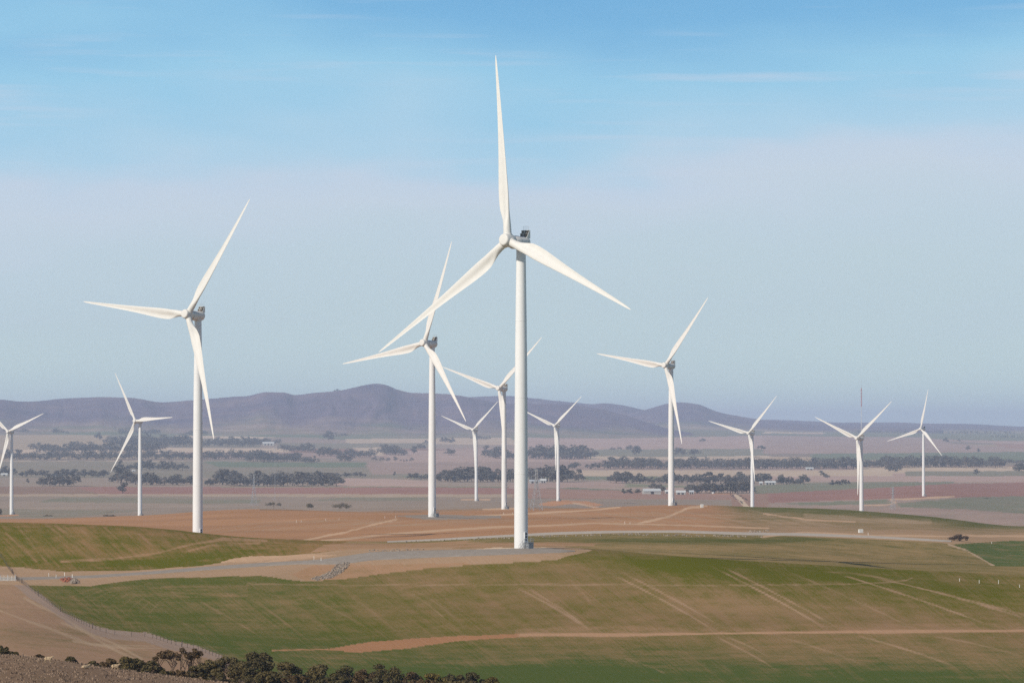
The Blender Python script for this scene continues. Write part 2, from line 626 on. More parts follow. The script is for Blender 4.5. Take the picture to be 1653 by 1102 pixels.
# --- ground between the pad and the far track, right
z3 = (MD >= 1185) & (MD < 1490) & (MU >= 560)
w3 = smooth(560, 700, MU)
SOIL[z3] = (.36, .235, .110); GREEN[z3] = (.48 * w3 + .2 * (1 - w3))[z3]; GCOL[z3] = GRASS * .95
setrows(z3, rows_dir((900, 880), (1150, 905), 1200, 1450), 2.2, 70)
for b in [(1050, 872, 200, 4, .4), (1240, 872, 120, 5, .3), (1100, 884, 200, 4, -.25), (1450, 890, 100, 6, -.22), (1350, 900, 150, 5, -.1)]:
    blob(z3, *b)
fld = inside([(1538, 878), (1700, 868), (1700, 914), (1604, 913)], MU, MV) & (MD > 1185) & (MD < 1700)
# --- brown stubble hills
z4 = (MD >= 1490) & (MD < 2780)
pn = fbm(MX / 160, MD / 260, 8, 3)[z4][:, None]
SOIL[z4] = C['brown'] * (.88 + .3 * pn)
GREEN[z4] = .02; GCOL[z4] = CROP
setrows(z4, rows_dir((900, 852), (1150, 838), 1500, 2600), 5, 160)
AMP[z4] = .8
gz = z4 & (MU > 1120)
gtop = smooth(1120, 1230, MU) * (.50 + .5 * np.exp(-((MV - np.interp(MU, [1150, 1240, 1400, 1500, 1653], [818, 818, 823, 834, 851])) / 9) ** 2))
GREEN[gz] = (gtop * smooth(866, 845, MV))[gz]
GCOL[gz] = GRASS
mixt = (smooth(1130, 1260, MU) * .8)[..., None]
SOIL[gz] = (SOIL * (1 - mixt) + np.array((.37, .25, .15)) * mixt)[gz]
for b in [(1290, 850, 70, 8, -.3), (1480, 845, 60, 4, -.3), (1460, 858, 60, 5, -.25), (1600, 862, 60, 5, .2), (1560, 850, 40, 5, .15)]:
    blob(gz, *b)
SOIL[fld] = C['tan']; GREEN[fld] = .9; GCOL[fld] = (.085, .122, .036)
# --- behind the stubble hills
z5 = (MD >= 2780) & (MD < 4300)
SOIL[z5] = C['brown'] * .75 + C['grey'] * .25
GREEN[z5] = .08 + .3 * (fbm(MX / 300, MD / 500, 9, 3)[z5] - .35); GCOL[z5] = GRASS
setrows(z5, rows_dir((900, 852), (1150, 838), 1500, 2600), 12, 300)
# --- the plain: paddocks in a skewed chequer, then the ones that can be told apart
z6 = MD >= 4300
ang = R(17)
px, py = MX * math.cos(ang) + MD * math.sin(ang), -MX * math.sin(ang) + MD * math.cos(ang)
ci, cj = np.floor(py / 900 + .2 * np.sin(px / 900)), None
wcell = 700 + 900 * _hash(ci.astype(np.int64), np.zeros_like(ci, np.int64), 4)
cj = np.floor(px / wcell + 3 * _hash(ci.astype(np.int64), np.zeros_like(ci, np.int64), 6))
hsh = _hash(ci.astype(np.int64), cj.astype(np.int64), 2)
hs2 = _hash(ci.astype(np.int64), cj.astype(np.int64), 9)
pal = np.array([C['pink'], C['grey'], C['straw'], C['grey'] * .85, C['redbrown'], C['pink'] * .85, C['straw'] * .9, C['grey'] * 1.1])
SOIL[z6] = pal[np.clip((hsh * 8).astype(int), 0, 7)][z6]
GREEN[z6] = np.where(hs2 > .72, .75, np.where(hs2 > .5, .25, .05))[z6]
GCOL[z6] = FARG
setrows(z6, Vector((math.cos(ang + .5), math.sin(ang + .5))), 22, 500)
AMP[z6] = .9
PLAIN = [  # outline, soil, green
    ([(-20, 797), (420, 796), (900, 797), (1000, 800), (1300, 800), (1300, 842), (-20, 842)], C['grey'] * 1.02, .10),
    ([(-20, 797), (1180, 797), (1180, 802), (600, 802), (200, 800), (-20, 801)], C['pale'] * .72, .02),
    ([(100, 802), (420, 806), (420, 812), (40, 814)], C['grey'], .45),
    ([(560, 802), (700, 803), (700, 808), (500, 808)], C['grey'], .4),
    ([(-20, 810), (300, 812), (380, 818), (100, 822), (-20, 820)], C['grey'] * 1.1, .1),
    ([(-20, 821), (120, 823), (240, 823), (100, 836), (-20, 833)], C['grey'], .35),
    ([(-20, 784), (130, 785), (430, 786), (700, 786), (830, 787), (980, 792), (980, 797), (420, 797), (-20, 797)], C['red'], .02),
    ([(-20, 784), (120, 785), (160, 797), (-20, 797)], C['redbrown'], .2),
    ([(830, 786), (1180, 797), (1180, 806), (830, 804)], C['redbrown'] * 1.15, .05),
    ([(-20, 770), (1000, 772), (1000, 785), (-20, 785)], C['grey'] * 1.1, .12),
    ([(540, 768), (700, 776), (700, 785), (540, 784)], C['pink'] * 1.05, .1),
    ([(-20, 743), (340, 744), (650, 747), (650, 772), (-20, 770)], C['grey'], .36),
    ([(330, 745), (590, 746), (590, 754), (350, 753)], C['grey'], .95),
    ([(590, 745), (1000, 743), (1240, 745), (1240, 759), (950, 760), (600, 765)], C['pink'] * .82, .12),
    ([(30, 725), (300, 726), (300, 732), (10, 732)], C['pale'], .0),
    ([(250, 723), (470, 723), (470, 730), (260, 730)], C['pale'], .0),
    ([(-20, 700), (180, 700), (180, 723), (-20, 726)], C['straw'], .2),
    ([(175, 703), (420, 708), (420, 722), (175, 722)], C['grey'], .4),
    ([(280, 699), (420, 699), (480, 701), (420, 708), (280, 706)], C['pale'], .0),
    ([(230, 675), (400, 676), (600, 678), (600, 690), (420, 697), (230, 699)], C['grey'], .8),
    ([(400, 692), (630, 690), (630, 699), (500, 703), (400, 704)], C['pale'], .0),
    ([(-20, 681), (240, 681), (240, 693), (-20, 694)], C['redbrown'] * 1.1, .1),
    ([(-20, 676), (120, 677), (200, 674), (240, 680), (-20, 681)], C['straw'], .1),
    ([(620, 687), (840, 684), (840, 700), (640, 700)], C['redbrown'] * 1.1, .1),
    ([(520, 698), (690, 697), (700, 707), (560, 708)], C['grey'], .85),
    ([(560, 708), (700, 707), (820, 704), (850, 718), (560, 715)], C['pale'] * .9, .0),
    ([(450, 715), (700, 715), (680, 724), (450, 724)], C['grey'], .4),
    ([(570, 722), (620, 722), (640, 735), (590, 735)], C['pale'] * .9, .0),
    ([(620, 728), (850, 724), (980, 730), (980, 745), (620, 746)], C['pink'], .1),
    ([(845, 687), (1000, 687), (1300, 692), (1240, 702), (1000, 708), (845, 708)], C['grey'] * .85, .55),
    ([(1040, 686), (1240, 690), (1240, 695), (1040, 690)], C['redbrown'] * 1.2, 0),
    ([(845, 706), (1000, 707), (1240, 703), (1240, 727), (845, 726)], C['pink'], .02),
    ([(955, 725), (1240, 724), (1240, 738), (955, 737)], C['grey'], .5),
    ([(950, 736), (1100, 737), (1240, 735), (1240, 741), (950, 742)], C['pale'] * .9, 0),
    ([(915, 758), (1240, 759), (1440, 758), (1440, 769), (915, 768)], C['pale'] * .9, 0),
    ([(945, 768), (1020, 768), (1010, 774), (940, 774)], C['grey'], .7),
    ([(820, 779), (1010, 776), (1010, 786), (820, 788)], C['pink'] * .9, .1),
    ([(1233, 696), (1370, 696), (1370, 699), (1233, 699)], C['pale'], 0),
    ([(1330, 698), (1670, 700), (1670, 712), (1530, 709), (1330, 702)], C['grey'], .7),
    ([(1233, 703), (1500, 706), (1540, 716), (1670, 724), (1670, 732), (1233, 732)], C['pink'] * .85, .05),
    ([(1600, 715), (1670, 717), (1670, 726), (1620, 722)], C['redbrown'] * 1.2, 0),
    ([(1310, 732), (1670, 729), (1670, 744), (1310, 742)], C['grey'], .85),
    ([(1380, 754), (1670, 752), (1670, 763), (1380, 763)], C['pale'] * .95, 0),
    ([(1460, 760), (1670, 760), (1670, 769), (1460, 768)], C['grey'], .5),
    ([(1300, 768), (1670, 768), (1670, 778), (1300, 777)], C['pink'], .05),
    ([(1210, 783), (1360, 778), (1540, 777), (1540, 781), (1400, 788), (1220, 797)], C['grey'], .62),
    ([(1215, 797), (1360, 790), (1540, 780), (1670, 778), (1670, 802), (1440, 805), (1215, 812)], C['red'] * .95, .06),
    ([(1215, 812), (1440, 804), (1670, 801), (1670, 862), (1215, 862)], C['pink'] * .8, .16),
    ([(1260, 812), (1430, 806), (1440, 813), (1300, 815)], C['grey'], .6),
    ([(1450, 812), (1560, 802), (1670, 800), (1670, 830), (1560, 822), (1450, 818)], C['grey'] * .9, .55),
    ([(1180, 797), (1240, 797), (1240, 830), (1180, 830)], C['redbrown'] * 1.1, .1),
]
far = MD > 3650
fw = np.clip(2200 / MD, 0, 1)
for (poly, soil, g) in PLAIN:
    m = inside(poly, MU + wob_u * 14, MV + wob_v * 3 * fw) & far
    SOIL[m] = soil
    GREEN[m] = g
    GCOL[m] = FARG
# --- bare earth, tracks and wheelings
def paint_line(pts, half, soil, dmin, dmax, keep=0.0, strength=1.0, ragged=1.0):
    m0 = (MD > dmin) & (MD < dmax)
    d = near_line(pts, MU, MV) + ragged * wob_v * half * 1.5
    w = smooth(half, half * .45, d) * m0 * strength
    SOIL[:] = SOIL * (1 - w[..., None]) + soil * w[..., None]
    GREEN[:] = GREEN * (1 - w * (1 - keep))


def paint_track(a, b, half, soil, w):
    ax, ay, bx, by = *a, *b
    L2 = (bx - ax) ** 2 + (by - ay) ** 2
    t = ((MU - ax) * (bx - ax) + (MV - ay) * (by - ay)) / L2
    bow = -3.0 * 4 * np.clip(t, 0, 1) * (1 - np.clip(t, 0, 1))
    d = np.abs((MU - ax) * (by - ay) - (MV - bow - ay) * (bx - ax)) / math.sqrt(L2) + wob_v * half * .8
    worn = .45 + .75 * fbm(MX / 9 + a[0], MD / 22, 61, 3)
    k = smooth(half, half * .4, d) * smooth(-.05, .22, t) * smooth(1.05, .8, t) * np.clip(w * worn, 0, 1) * ((MD > 650) & (MD < 1180))
    SOIL[:] = SOIL * (1 - k[..., None]) + soil * k[..., None]
    GREEN[:] = GREEN * (1 - .9 * k)


def paint_poly(poly, soil, dmin, dmax, green=0.0, amp=None, r=1.0):
    m = inside(poly, MU + wob_u * 14 * r, MV + wob_v * 7 * r) & (MD > dmin) & (MD < dmax)
    SOIL[m] = soil
    GREEN[m] = green
    if amp is not None:
        AMP[m] = amp


# verge of the gravel road, cutting and washed earth under the pad
paint_poly([(-20, 915), (40, 915), (100, 921), (200, 922), (330, 911), (420, 898), (520, 890), (620, 880), (900, 880), (960, 888), (900, 903), (800, 909), (640, 920),
            (560, 934), (500, 938), (420, 927), (250, 932), (150, 944), (95, 944), (-20, 942)], C['sand'] * .74, 1040, 1260, .10, .5)
paint_poly([(350, 905), (400, 894), (490, 893), (540, 897), (500, 903), (380, 909)], C['sand'] * .92, 1100, 1300, .04, .6, 2.2)
paint_poly([(500, 912), (640, 908), (780, 908), (640, 922), (560, 934), (500, 936), (470, 925)], C['tan'] * 1.1, 1040, 1200, .12, .8)
paint_poly([(520, 880), (600, 872), (900, 875), (990, 878), (900, 881), (620, 884), (500, 890)], C['tan'] * 1.08, 1160, 1400, .22, .6)
paint_poly([(770, 886), (800, 882), (880, 883), (905, 886), (860, 890), (800, 890)], C['pale'] * 1.05, 1100, 1250, 0, .2, .4)
# washed-out red gully and the track that leaves it
paint_poly([(525, 1048), (600, 1036), (690, 1029), (850, 1021), (900, 1022), (850, 1027), (740, 1034), (660, 1046), (580, 1052)], C['orange'] * .80, 650, 1100, .0, .7, .6)
paint_line([(440, 1049), (530, 1047)], 1.6, C['orange'] * .9, 650, 1100, .2)
paint_line([(840, 1024), (1000, 1024), (1250, 1020.5), (1500, 1018), (1680, 1017)], 2.6, np.array((.52, .31, .18)), 650, 1100, .1)
paint_line([(840, 1022), (1250, 1015), (1680, 1011)], 9, C['tan'] * 1.05, 650, 1100, .5, .45)
paint_line([(400, 942), (560, 944), (845, 943), (1200, 944), (1370, 942)], 1.6, C['sand'] * .75, 900, 1150, .3, .6)
paint_line([(1370, 942), (1440, 939), (1462, 936), (1472, 932)], 1.6, C['sand'] * .75, 900, 1200, .3, .6)
for (a, b, w) in [((920, 938), (955, 975), .4), ((985, 925), (1155, 1018), 1.0), ((1000, 922), (1175, 1017), .8), ((1140, 910), (1330, 1012), 1.2), ((1152, 908), (1350, 1012), .9),
                  ((830, 946), (955, 1018), .9), ((845, 946), (948, 1012), .7), ((1262, 918), (1480, 1017), .5), ((1340, 922), (1600, 1010), 1.0), ((1400, 930), (1680, 1000), .7),
                  ((1330, 922), (1450, 938), .6), ((1440, 938), (1680, 1006), .8), ((660, 955), (720, 1000), .9), ((668, 952), (730, 992), .8), ((690, 965), (750, 1012), .5),
                  ((480, 955), (600, 1018), .6), ((560, 958), (640, 1020), .4), ((1150, 1025), (1260, 1085), .7), ((1165, 1025), (1240, 1060), .6), ((1380, 1025), (1540, 1075), .8),
                  ((1500, 1025), (1653, 1060), .6), ((1250, 1025), (1400, 1075), .4), ((210, 955), (350, 1040), .6), ((300, 958), (440, 1040), .7), ((395, 962), (470, 1012), .5),
                  ((150, 958), (260, 1030), .4), ((740, 1030), (790, 1052), .4), ((1000, 1060), (1080, 1090), .4), ((620, 940), (760, 1010), .3)]:
    paint_track(a, b, 1.9, C['sand'] * (.72 if a[0] < 800 else .78), w * (.5 if a[0] < 800 else .9))
# headland curves in the left of the field
for k in range(9):
    o = k * 7
    paint_line([(150 + o * 2, 985 + o), (118 + o * 2.2, 962 + o * .5), (150 + o * 2, 950 + o * .3), (230 + o, 946 + o * .3), (400, 945 + o * .3)], 1.4, C['tan'], 900, 1150, .4, .35)
# tracks on the grazing paddock
for pts in [[(40, 965), (110, 1000), (180, 1045), (215, 1062)], [(0, 985), (70, 1010), (150, 1040), (250, 1042)], [(100, 1004), (190, 1040), (230, 1063)], [(120, 1034), (180, 1044), (260, 1046)]]:
    paint_line(pts, 2.2, C['straw'] * .95, 600, 1100, .2, .6)
# left hill wheelings
for (a, b) in [((30, 850), (75, 905)), ((75, 846), (150, 903)), ((90, 848), (140, 880)), ((10, 860), (60, 905)), ((130, 852), (160, 880)), ((225, 862), (260, 892)), ((170, 852), (200, 878))]:
    paint_line([a, b], 3.2, C['tan'] * .92, 1190, 1480, .25, .55, 1.0)
paint_line([(100, 906), (180, 902), (250, 893), (310, 878), (360, 870), (430, 872)], 3.2, C['tan'] * 1.1, 1190, 1480, .3, .8)
paint_line([(300, 890), (340, 880), (420, 876)], 2.6, C['tan'] * 1.1, 1190, 1480, .3, .6)
# stubble hills: sandy tracks
paint_line([(490, 872), (560, 858), (600, 847), (640, 838)], 1.8, C['sand'], 1500, 2500, 0)
paint_line([(520, 873), (640, 861), (760, 853), (850, 848)], 2.2, C['sand'] * .95, 1480, 2600, 0)
paint_line([(850, 849), (960, 844), (1100, 847), (1240, 852)], 1.7, C['sand'] * .95, 1480, 2600, 0)
paint_line([(1030, 845), (1080, 833), (1112, 819), (1140, 816)], 2.2, C['sand'], 1600, 2700, 0)
paint_line([(760, 833), (845, 829), (960, 823), (1000, 818)], 1.8, C['sand'], 1900, 4200, 0)
paint_line([(1233, 829), (1300, 838), (1380, 842)], 1.5, C['sand'] * .9, 1700, 2700, 0)
paint_line([(1230, 866), (1300, 858), (1400, 864), (1530, 865), (1680, 864)], 2.2, C['sand'] * .95, 1400, 2300, .1)
paint_line([(1300, 830), (1400, 840), (1500, 842)], 5, C['straw'] * .9, 1700, 2700, .3, .6)
paint_line([(1530, 878), (1560, 888), (1604, 913)], 1.6, C['straw'], 1300, 1700, .1)
paint_poly([(640, 832), (700, 830), (810, 832), (810, 836), (690, 838)], (.315, .255, .205), 1800, 2500, 0, .3, .5)
paint_line([(420, 822), (560, 823), (680, 826)], 1.3, C['dark'], 2000, 3600, .5, .6)
for k in range(14):
    u0 = 870 + k * 26
    paint_line([(u0, 826 + rnd.uniform(-3, 3)), (u0 + 90, 838 + rnd.uniform(-3, 3)), (u0 + 150, 850)], 1.3, C['straw'] * .85, 1500, 2650, 0, .35)
for k in range(8):
    u0 = 300 + k * 45
    paint_line([(u0, 862 - k * 2), (u0 + 120, 846 + rnd.uniform(-4, 2)), (u0 + 260, 838)], 1.2, C['straw'] * .85, 1500, 2600, 0, .3)
# turbine earthworks on the plain
paint_poly([(868, 814), (885, 809), (905, 807), (950, 809), (975, 815), (960, 817), (930, 812), (890, 817)], C['orange'] * 1.02, 4000, 5200, 0, .2, .3)
paint_line([(925, 811), (945, 815), (967, 820)], 1.6, C['sand'], 3500, 5200, 0)
paint_line([(745, 806), (790, 806)], 1.6, C['sand'], 4500, 5400, 0)
paint_line([(780, 821.5), (850, 821)], 2.0, C['sand'], 2700, 3300, 0)
paint_line([(0, 832), (30, 831)], 1.2, C['orange'], 3900, 4600, 0)
paint_line([(1440, 806), (1500, 803), (1540, 801)], 1.6, C['sand'], 4200, 5600, 0)
paint_line([(1395, 815), (1430, 815), (1445, 811), (1437, 806), (1440, 805)], 1.5, C['sand'], 4000, 5600, 0)
paint_poly([(1184, 798), (1192, 798), (1210, 818), (1200, 818)], C['pale'], 4500, 6200, 0, .2, .2)
paint_line([(1150, 797), (1180, 796)], 1.2, C['orange'], 5000, 6500, 0)
paint_line([(0, 744), (300, 744)], .8, C['pale'], 9000, 12000, 0, .6)
# weathered patchiness
SOIL *= (0.86 + .28 * fbm(MX / 60, MD / 60, 21, 4))[..., None]
GREEN[:] = np.clip(GREEN, 0, 1.3)


# ------------------------------------------------------------------ materials
def new_mat(name):
    m = bpy.data.materials.new(name)
    m.use_nodes = True
    t = m.node_tree
    t.nodes.clear()
    out = t.nodes.new('ShaderNodeOutputMaterial')
    b = t.nodes.new('ShaderNodeBsdfPrincipled')
    t.links.new(b.outputs[0], out.inputs['Surface'])
    b.inputs['Roughness'].default_value = .9
    b.inputs['Specular IOR Level'].default_value = .12
    return m, t, b


def noise(t, vec=None, scale=1.0, detail=3.0, rough=.5, dims='3D'):
    n = t.nodes.new('ShaderNodeTexNoise')
    n.noise_dimensions = dims
    n.inputs['Scale'].default_value = scale
    n.inputs['Detail'].default_value = detail
    n.inputs['Roughness'].default_value = rough
    if vec is not None:
        t.links.new(vec, n.inputs['Vector'])
    return n.outputs['Fac']


def field_material():
    m, t, b = new_mat('paddock')
    def attr(n):
        a = t.nodes.new('ShaderNodeAttribute')
        a.attribute_name = n
        return a
    soil, gcol, row = attr('soil').outputs['Vector'], attr('crop').outputs['Vector'], attr('row').outputs['Vector']
    green, amp = attr('cover').outputs['Fac'], attr('amp').outputs['Fac']
    pos = t.nodes.new('ShaderNodeTexCoord').outputs['Object']
    n1 = noise(t, row, 1.0, 3.0, .62)               # drill rows
    sc = t.nodes.new('ShaderNodeVectorMath'); sc.operation = 'MULTIPLY'
    sc.inputs[1].default_value = (.13, .6, 1)
    t.links.new(row, sc.inputs[0])
    n1b = noise(t, sc.outputs[0], 1.0, 2.0, .5)     # wider passes
    n2 = noise(t, pos, .035, 4.0, .6)               # patches
    n3 = noise(t, pos, 1.3, 4.0, .7)
    sc2 = t.nodes.new('ShaderNodeVectorMath'); sc2.operation = 'MULTIPLY'
    sc2.inputs[1].default_value = (.16, .085, .3)
    t.links.new(pos, sc2.inputs[0])
    n4 = noise(t, sc2.outputs[0], 1.0, 5.0, .62)    # thin and thick growth                 # tussocks
    r1 = math_node(t, 'MULTIPLY', math_node(t, 'SUBTRACT', n1, .5), .85)
    r1b = math_node(t, 'MULTIPLY', math_node(t, 'SUBTRACT', n1b, .5), .5)
    rr = math_node(t, 'MULTIPLY', math_node(t, 'ADD', r1, r1b), amp)
    r2 = math_node(t, 'MULTIPLY', math_node(t, 'SUBTRACT', n2, .5), .9)
    r3 = math_node(t, 'MULTIPLY', math_node(t, 'SUBTRACT', n3, .5), 1.5)
    r4 = math_node(t, 'MULTIPLY', math_node(t, 'SUBTRACT', n4, .5), 1.0)
    g = math_node(t, 'ADD', math_node(t, 'ADD', math_node(t, 'ADD', green, r4), rr), math_node(t, 'ADD', r2, r3))
    gate = math_node(t, 'MULTIPLY', green, 6.0, clamp=True)
    mr = t.nodes.new('ShaderNodeMapRange')
    mr.inputs['From Min'].default_value = .10
    mr.inputs['From Max'].default_value = .95
    mr.interpolation_type = 'LINEAR'
    t.links.new(g, mr.inputs['Value'])
    fac = math_node(t, 'MULTIPLY', mr.outputs[0], gate)
    br = math_node(t, 'ADD', .70, math_node(t, 'MULTIPLY', math_node(t, 'ADD', n1, n3), .30))
    comb = t.nodes.new('ShaderNodeVectorMath'); comb.operation = 'SCALE'
    t.links.new(soil, comb.inputs[0]); t.links.new(br, comb.inputs['Scale'])
    c = mixcol(t, fac, comb.outputs[0], gcol)
    t.links.new(c, b.inputs['Base Color'])
    b.inputs['Roughness'].default_value = 1.0
    b.inputs['Specular IOR Level'].default_value = .0
    bump = t.nodes.new('ShaderNodeBump')
    bump.inputs['Distance'].default_value = .5
    bump.inputs['Strength'].default_value = .18
    t.links.new(math_node(t, 'ADD', n3, n1), bump.inputs['Height'])
    t.links.new(bump.outputs[0], b.inputs['Normal'])
    return m


M_FIELD = field_material()
me = grid_mesh('ground', MX, MD, MZ, M_FIELD, dict(soil=SOIL, crop=GCOL, row=ROW, cover=GREEN, amp=AMP))
ground = bpy.data.objects.new('ground', me)
COL.objects.link(ground)
tag(ground, 'rolling patchwork of sown paddocks, stubble and bare earth under the turbines', 'ground', kind='structure')


def simple_mat(name, col, col2=None, scale=2.0, rough=.8, spec=.15, detail=3, metallic=0.0, bump=0.0, r0=.35, r1=.65):
    m, t, b = new_mat(name)
    pos = t.nodes.new('ShaderNodeTexCoord').outputs['Object']
    n = noise(t, pos, scale, detail, .6)
    r = ramp(t, [(r0, col), (r1, col2 or tuple(c * .85 for c in col))], n)
    t.links.new(r.outputs[0], b.inputs['Base Color'])
    b.inputs['Roughness'].default_value = rough
    b.inputs['Specular IOR Level'].default_value = spec
    b.inputs['Metallic'].default_value = metallic
    if bump:
        bn = t.nodes.new('ShaderNodeBump')
        bn.inputs['Distance'].default_value = bump
        t.links.new(n, bn.inputs['Height'])
        t.links.new(bn.outputs[0], b.inputs['Normal'])
    return m


M_WHITE = simple_mat('white_coating', (.665, .635, .585), (.63, .60, .555), .25, .5, .25)
M_TOWER = simple_mat('tower_paint', (.72, .71, .69), (.69, .68, .66), .12, .5, .25)
M_NAC = simple_mat('nacelle_shell', (.66, .62, .575), (.61, .575, .535), .5, .5, .3)
M_DARK = simple_mat('radiator', (.075, .062, .050), (.13, .105, .08), 4, .6, .3)
M_STEEL = simple_mat('galvanised_steel', (.36, .37, .38), (.27, .28, .29), 2, .5, .4)
M_BLACK = simple_mat('black_louvre', (.025, .025, .028), (.04, .04, .045), 5, .6, .3)
M_GRAVEL = simple_mat('blue_grey_gravel', (.275, .23, .19), (.345, .295, .245), .35, 1.0, .0, 6)
M_GRAVEL2 = simple_mat('pale_gravel', (.50, .43, .36), (.42, .35, .28), .3, 1.0, .0, 6)
M_STONE = simple_mat('quarry_stone', (.34, .28, .225), (.17, .135, .105), 1.2, .95, .05, 4)
M_BRICK = simple_mat('red_rubble', (.34, .12, .07), (.22, .10, .07), 1.5, .95, .05, 4)
M_CONC = simple_mat('concrete', (.48, .45, .40), (.40, .37, .33), 1.0, .9, .1)
M_POSTW = simple_mat('white_plastic_post', (.78, .76, .70), (.68, .65, .58), 3, .6, .2)
M_WOOD = simple_mat('weathered_timber', (.11, .085, .07), (.07, .055, .045), 6, .95, .05)
M_ROOFW = simple_mat('pale_iron_roof', (.56, .56, .54), (.48, .48, .465), 1.0, .5, .4)
M_WALL = simple_mat('shed_wall', (.40, .39, .36), (.34, .33, .305), .8, .8, .1)
M_GREYROOF = simple_mat('grey_iron_roof', (.44, .46, .47), (.38, .39, .40), 1.0, .5, .4)
M_RED = simple_mat('red_mast_paint', (.55, .13, .09), (.48, .12, .09), 1.0, .7, .2)
M_WOOL = simple_mat('fleece', (.50, .37, .235), (.37, .27, .165), 9, 1.0, .0, 4, bump=.05)
M_FACE = simple_mat('sheep_face', (.48, .38, .28), (.38, .29, .21), 9, .9, .0)
M_BARK = simple_mat('gum_bark', (.20, .145, .105), (.105, .075, .055), 3, .95, .05)


def leaf_mat(name, a, b_, rnd_amt=.35):
    m, t, b = new_mat(name)
    oi = t.nodes.new('ShaderNodeObjectInfo')
    pos = t.nodes.new('ShaderNodeTexCoord').outputs['Object']
    n = noise(t, pos, .9, 3, .6)
    f = math_node(t, 'ADD', math_node(t, 'MULTIPLY', oi.outputs['Random'], .5), math_node(t, 'MULTIPLY', n, .6), clamp=True)
    r = ramp(t, [(.2, a), (.8, b_)], f)
    t.links.new(r.outputs[0], b.inputs['Base Color'])
    b.inputs['Roughness'].default_value = .65
    b.inputs['Specular IOR Level'].default_value = .2
    return m


M_LEAF = leaf_mat('gum_leaves', (.060, .048, .017), (.112, .084, .030))
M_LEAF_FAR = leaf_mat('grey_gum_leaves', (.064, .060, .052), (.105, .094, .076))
M_OLIVE = leaf_mat('olive_mallee_leaves', (.110, .080, .018), (.135, .100, .026))
M_RUST = leaf_mat('russet_mallee_leaves', (.078, .048, .018), (.110, .068, .028))
M_DEAD = leaf_mat('dead_twigs', (.105, .075, .058), (.07, .05, .04))

# ------------------------------------------------------------------ hills
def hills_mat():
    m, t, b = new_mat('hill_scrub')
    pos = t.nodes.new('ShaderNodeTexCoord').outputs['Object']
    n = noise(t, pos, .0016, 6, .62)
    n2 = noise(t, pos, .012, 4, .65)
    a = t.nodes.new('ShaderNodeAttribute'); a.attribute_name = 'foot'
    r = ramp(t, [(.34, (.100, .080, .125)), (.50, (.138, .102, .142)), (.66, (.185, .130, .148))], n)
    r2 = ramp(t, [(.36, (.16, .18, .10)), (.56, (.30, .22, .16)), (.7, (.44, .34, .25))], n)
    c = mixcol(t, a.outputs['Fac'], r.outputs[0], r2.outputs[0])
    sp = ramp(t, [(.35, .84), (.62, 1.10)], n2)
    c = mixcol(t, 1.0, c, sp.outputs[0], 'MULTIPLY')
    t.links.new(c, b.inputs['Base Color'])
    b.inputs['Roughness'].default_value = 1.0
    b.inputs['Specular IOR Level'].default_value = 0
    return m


M_HILL = hills_mat()


def make_hill(d0, outline, front, back, seed, label, gully=.35, rough=1.0):
    ou = np.array([p[0] for p in outline], float)
    ov = np.array([p[1] for p in outline], float)
    us = np.arange(ou[0], ou[-1] + 1, 2.5)
    vs = pchip(ou, ov[:, None], us)[:, 0]
    vs = vs + (fbm(us / 40, us * 0, seed + 70, 3) - .5) * 1.5 * rough + (fbm(us / 7, us * 0, seed + 80, 2) - .5) * .4
    s = np.concatenate([-np.linspace(1, 0, 90) ** 1.2, np.linspace(0, 1, 24)[1:]])
    S, U = np.meshgrid(s, us, indexing='ij')
    D = d0 + np.where(S < 0, S * front, S * back)
    D = D + (fbm(U / 110, U * 0, seed + 5, 3) - .5) * front * .35 * (1 - np.abs(S))
    Xc = (U - CX) / F * D
    zc = slope_of(vs)[None, :] * D
    g = ground_z(np.clip(Xc, -1e9, 1e9), D)
    prof = (1 - np.abs(S)) ** 1.55
    prof = prof * .75 + .25 * smooth(1, 0, np.abs(S))
    nn = fbm(U / 48 + 1.0 * fbm(U / 60, S * 3, seed + 1, 2), S * 1.4 + 5, seed, 3)
    rid = np.abs(nn - .5) * 2
    env = 4 * np.abs(S) * (1 - np.abs(S))
    prof = prof * (1 + gully * env * (rid - .38)) 
    spur = fbm(U / 120, S * 2.2, seed + 9, 3) - .5
    prof = prof + env * spur * .34 * np.clip(prof, 0, 1)
    Z = (g - 6) + np.maximum(zc - g + 6, -3) * prof
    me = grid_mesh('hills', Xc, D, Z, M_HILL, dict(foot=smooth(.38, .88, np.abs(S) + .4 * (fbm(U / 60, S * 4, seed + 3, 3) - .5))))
    o = bpy.data.objects.new('hills', me)
    COL.objects.link(o)
    return tag(o, label, 'hills', kind='structure')


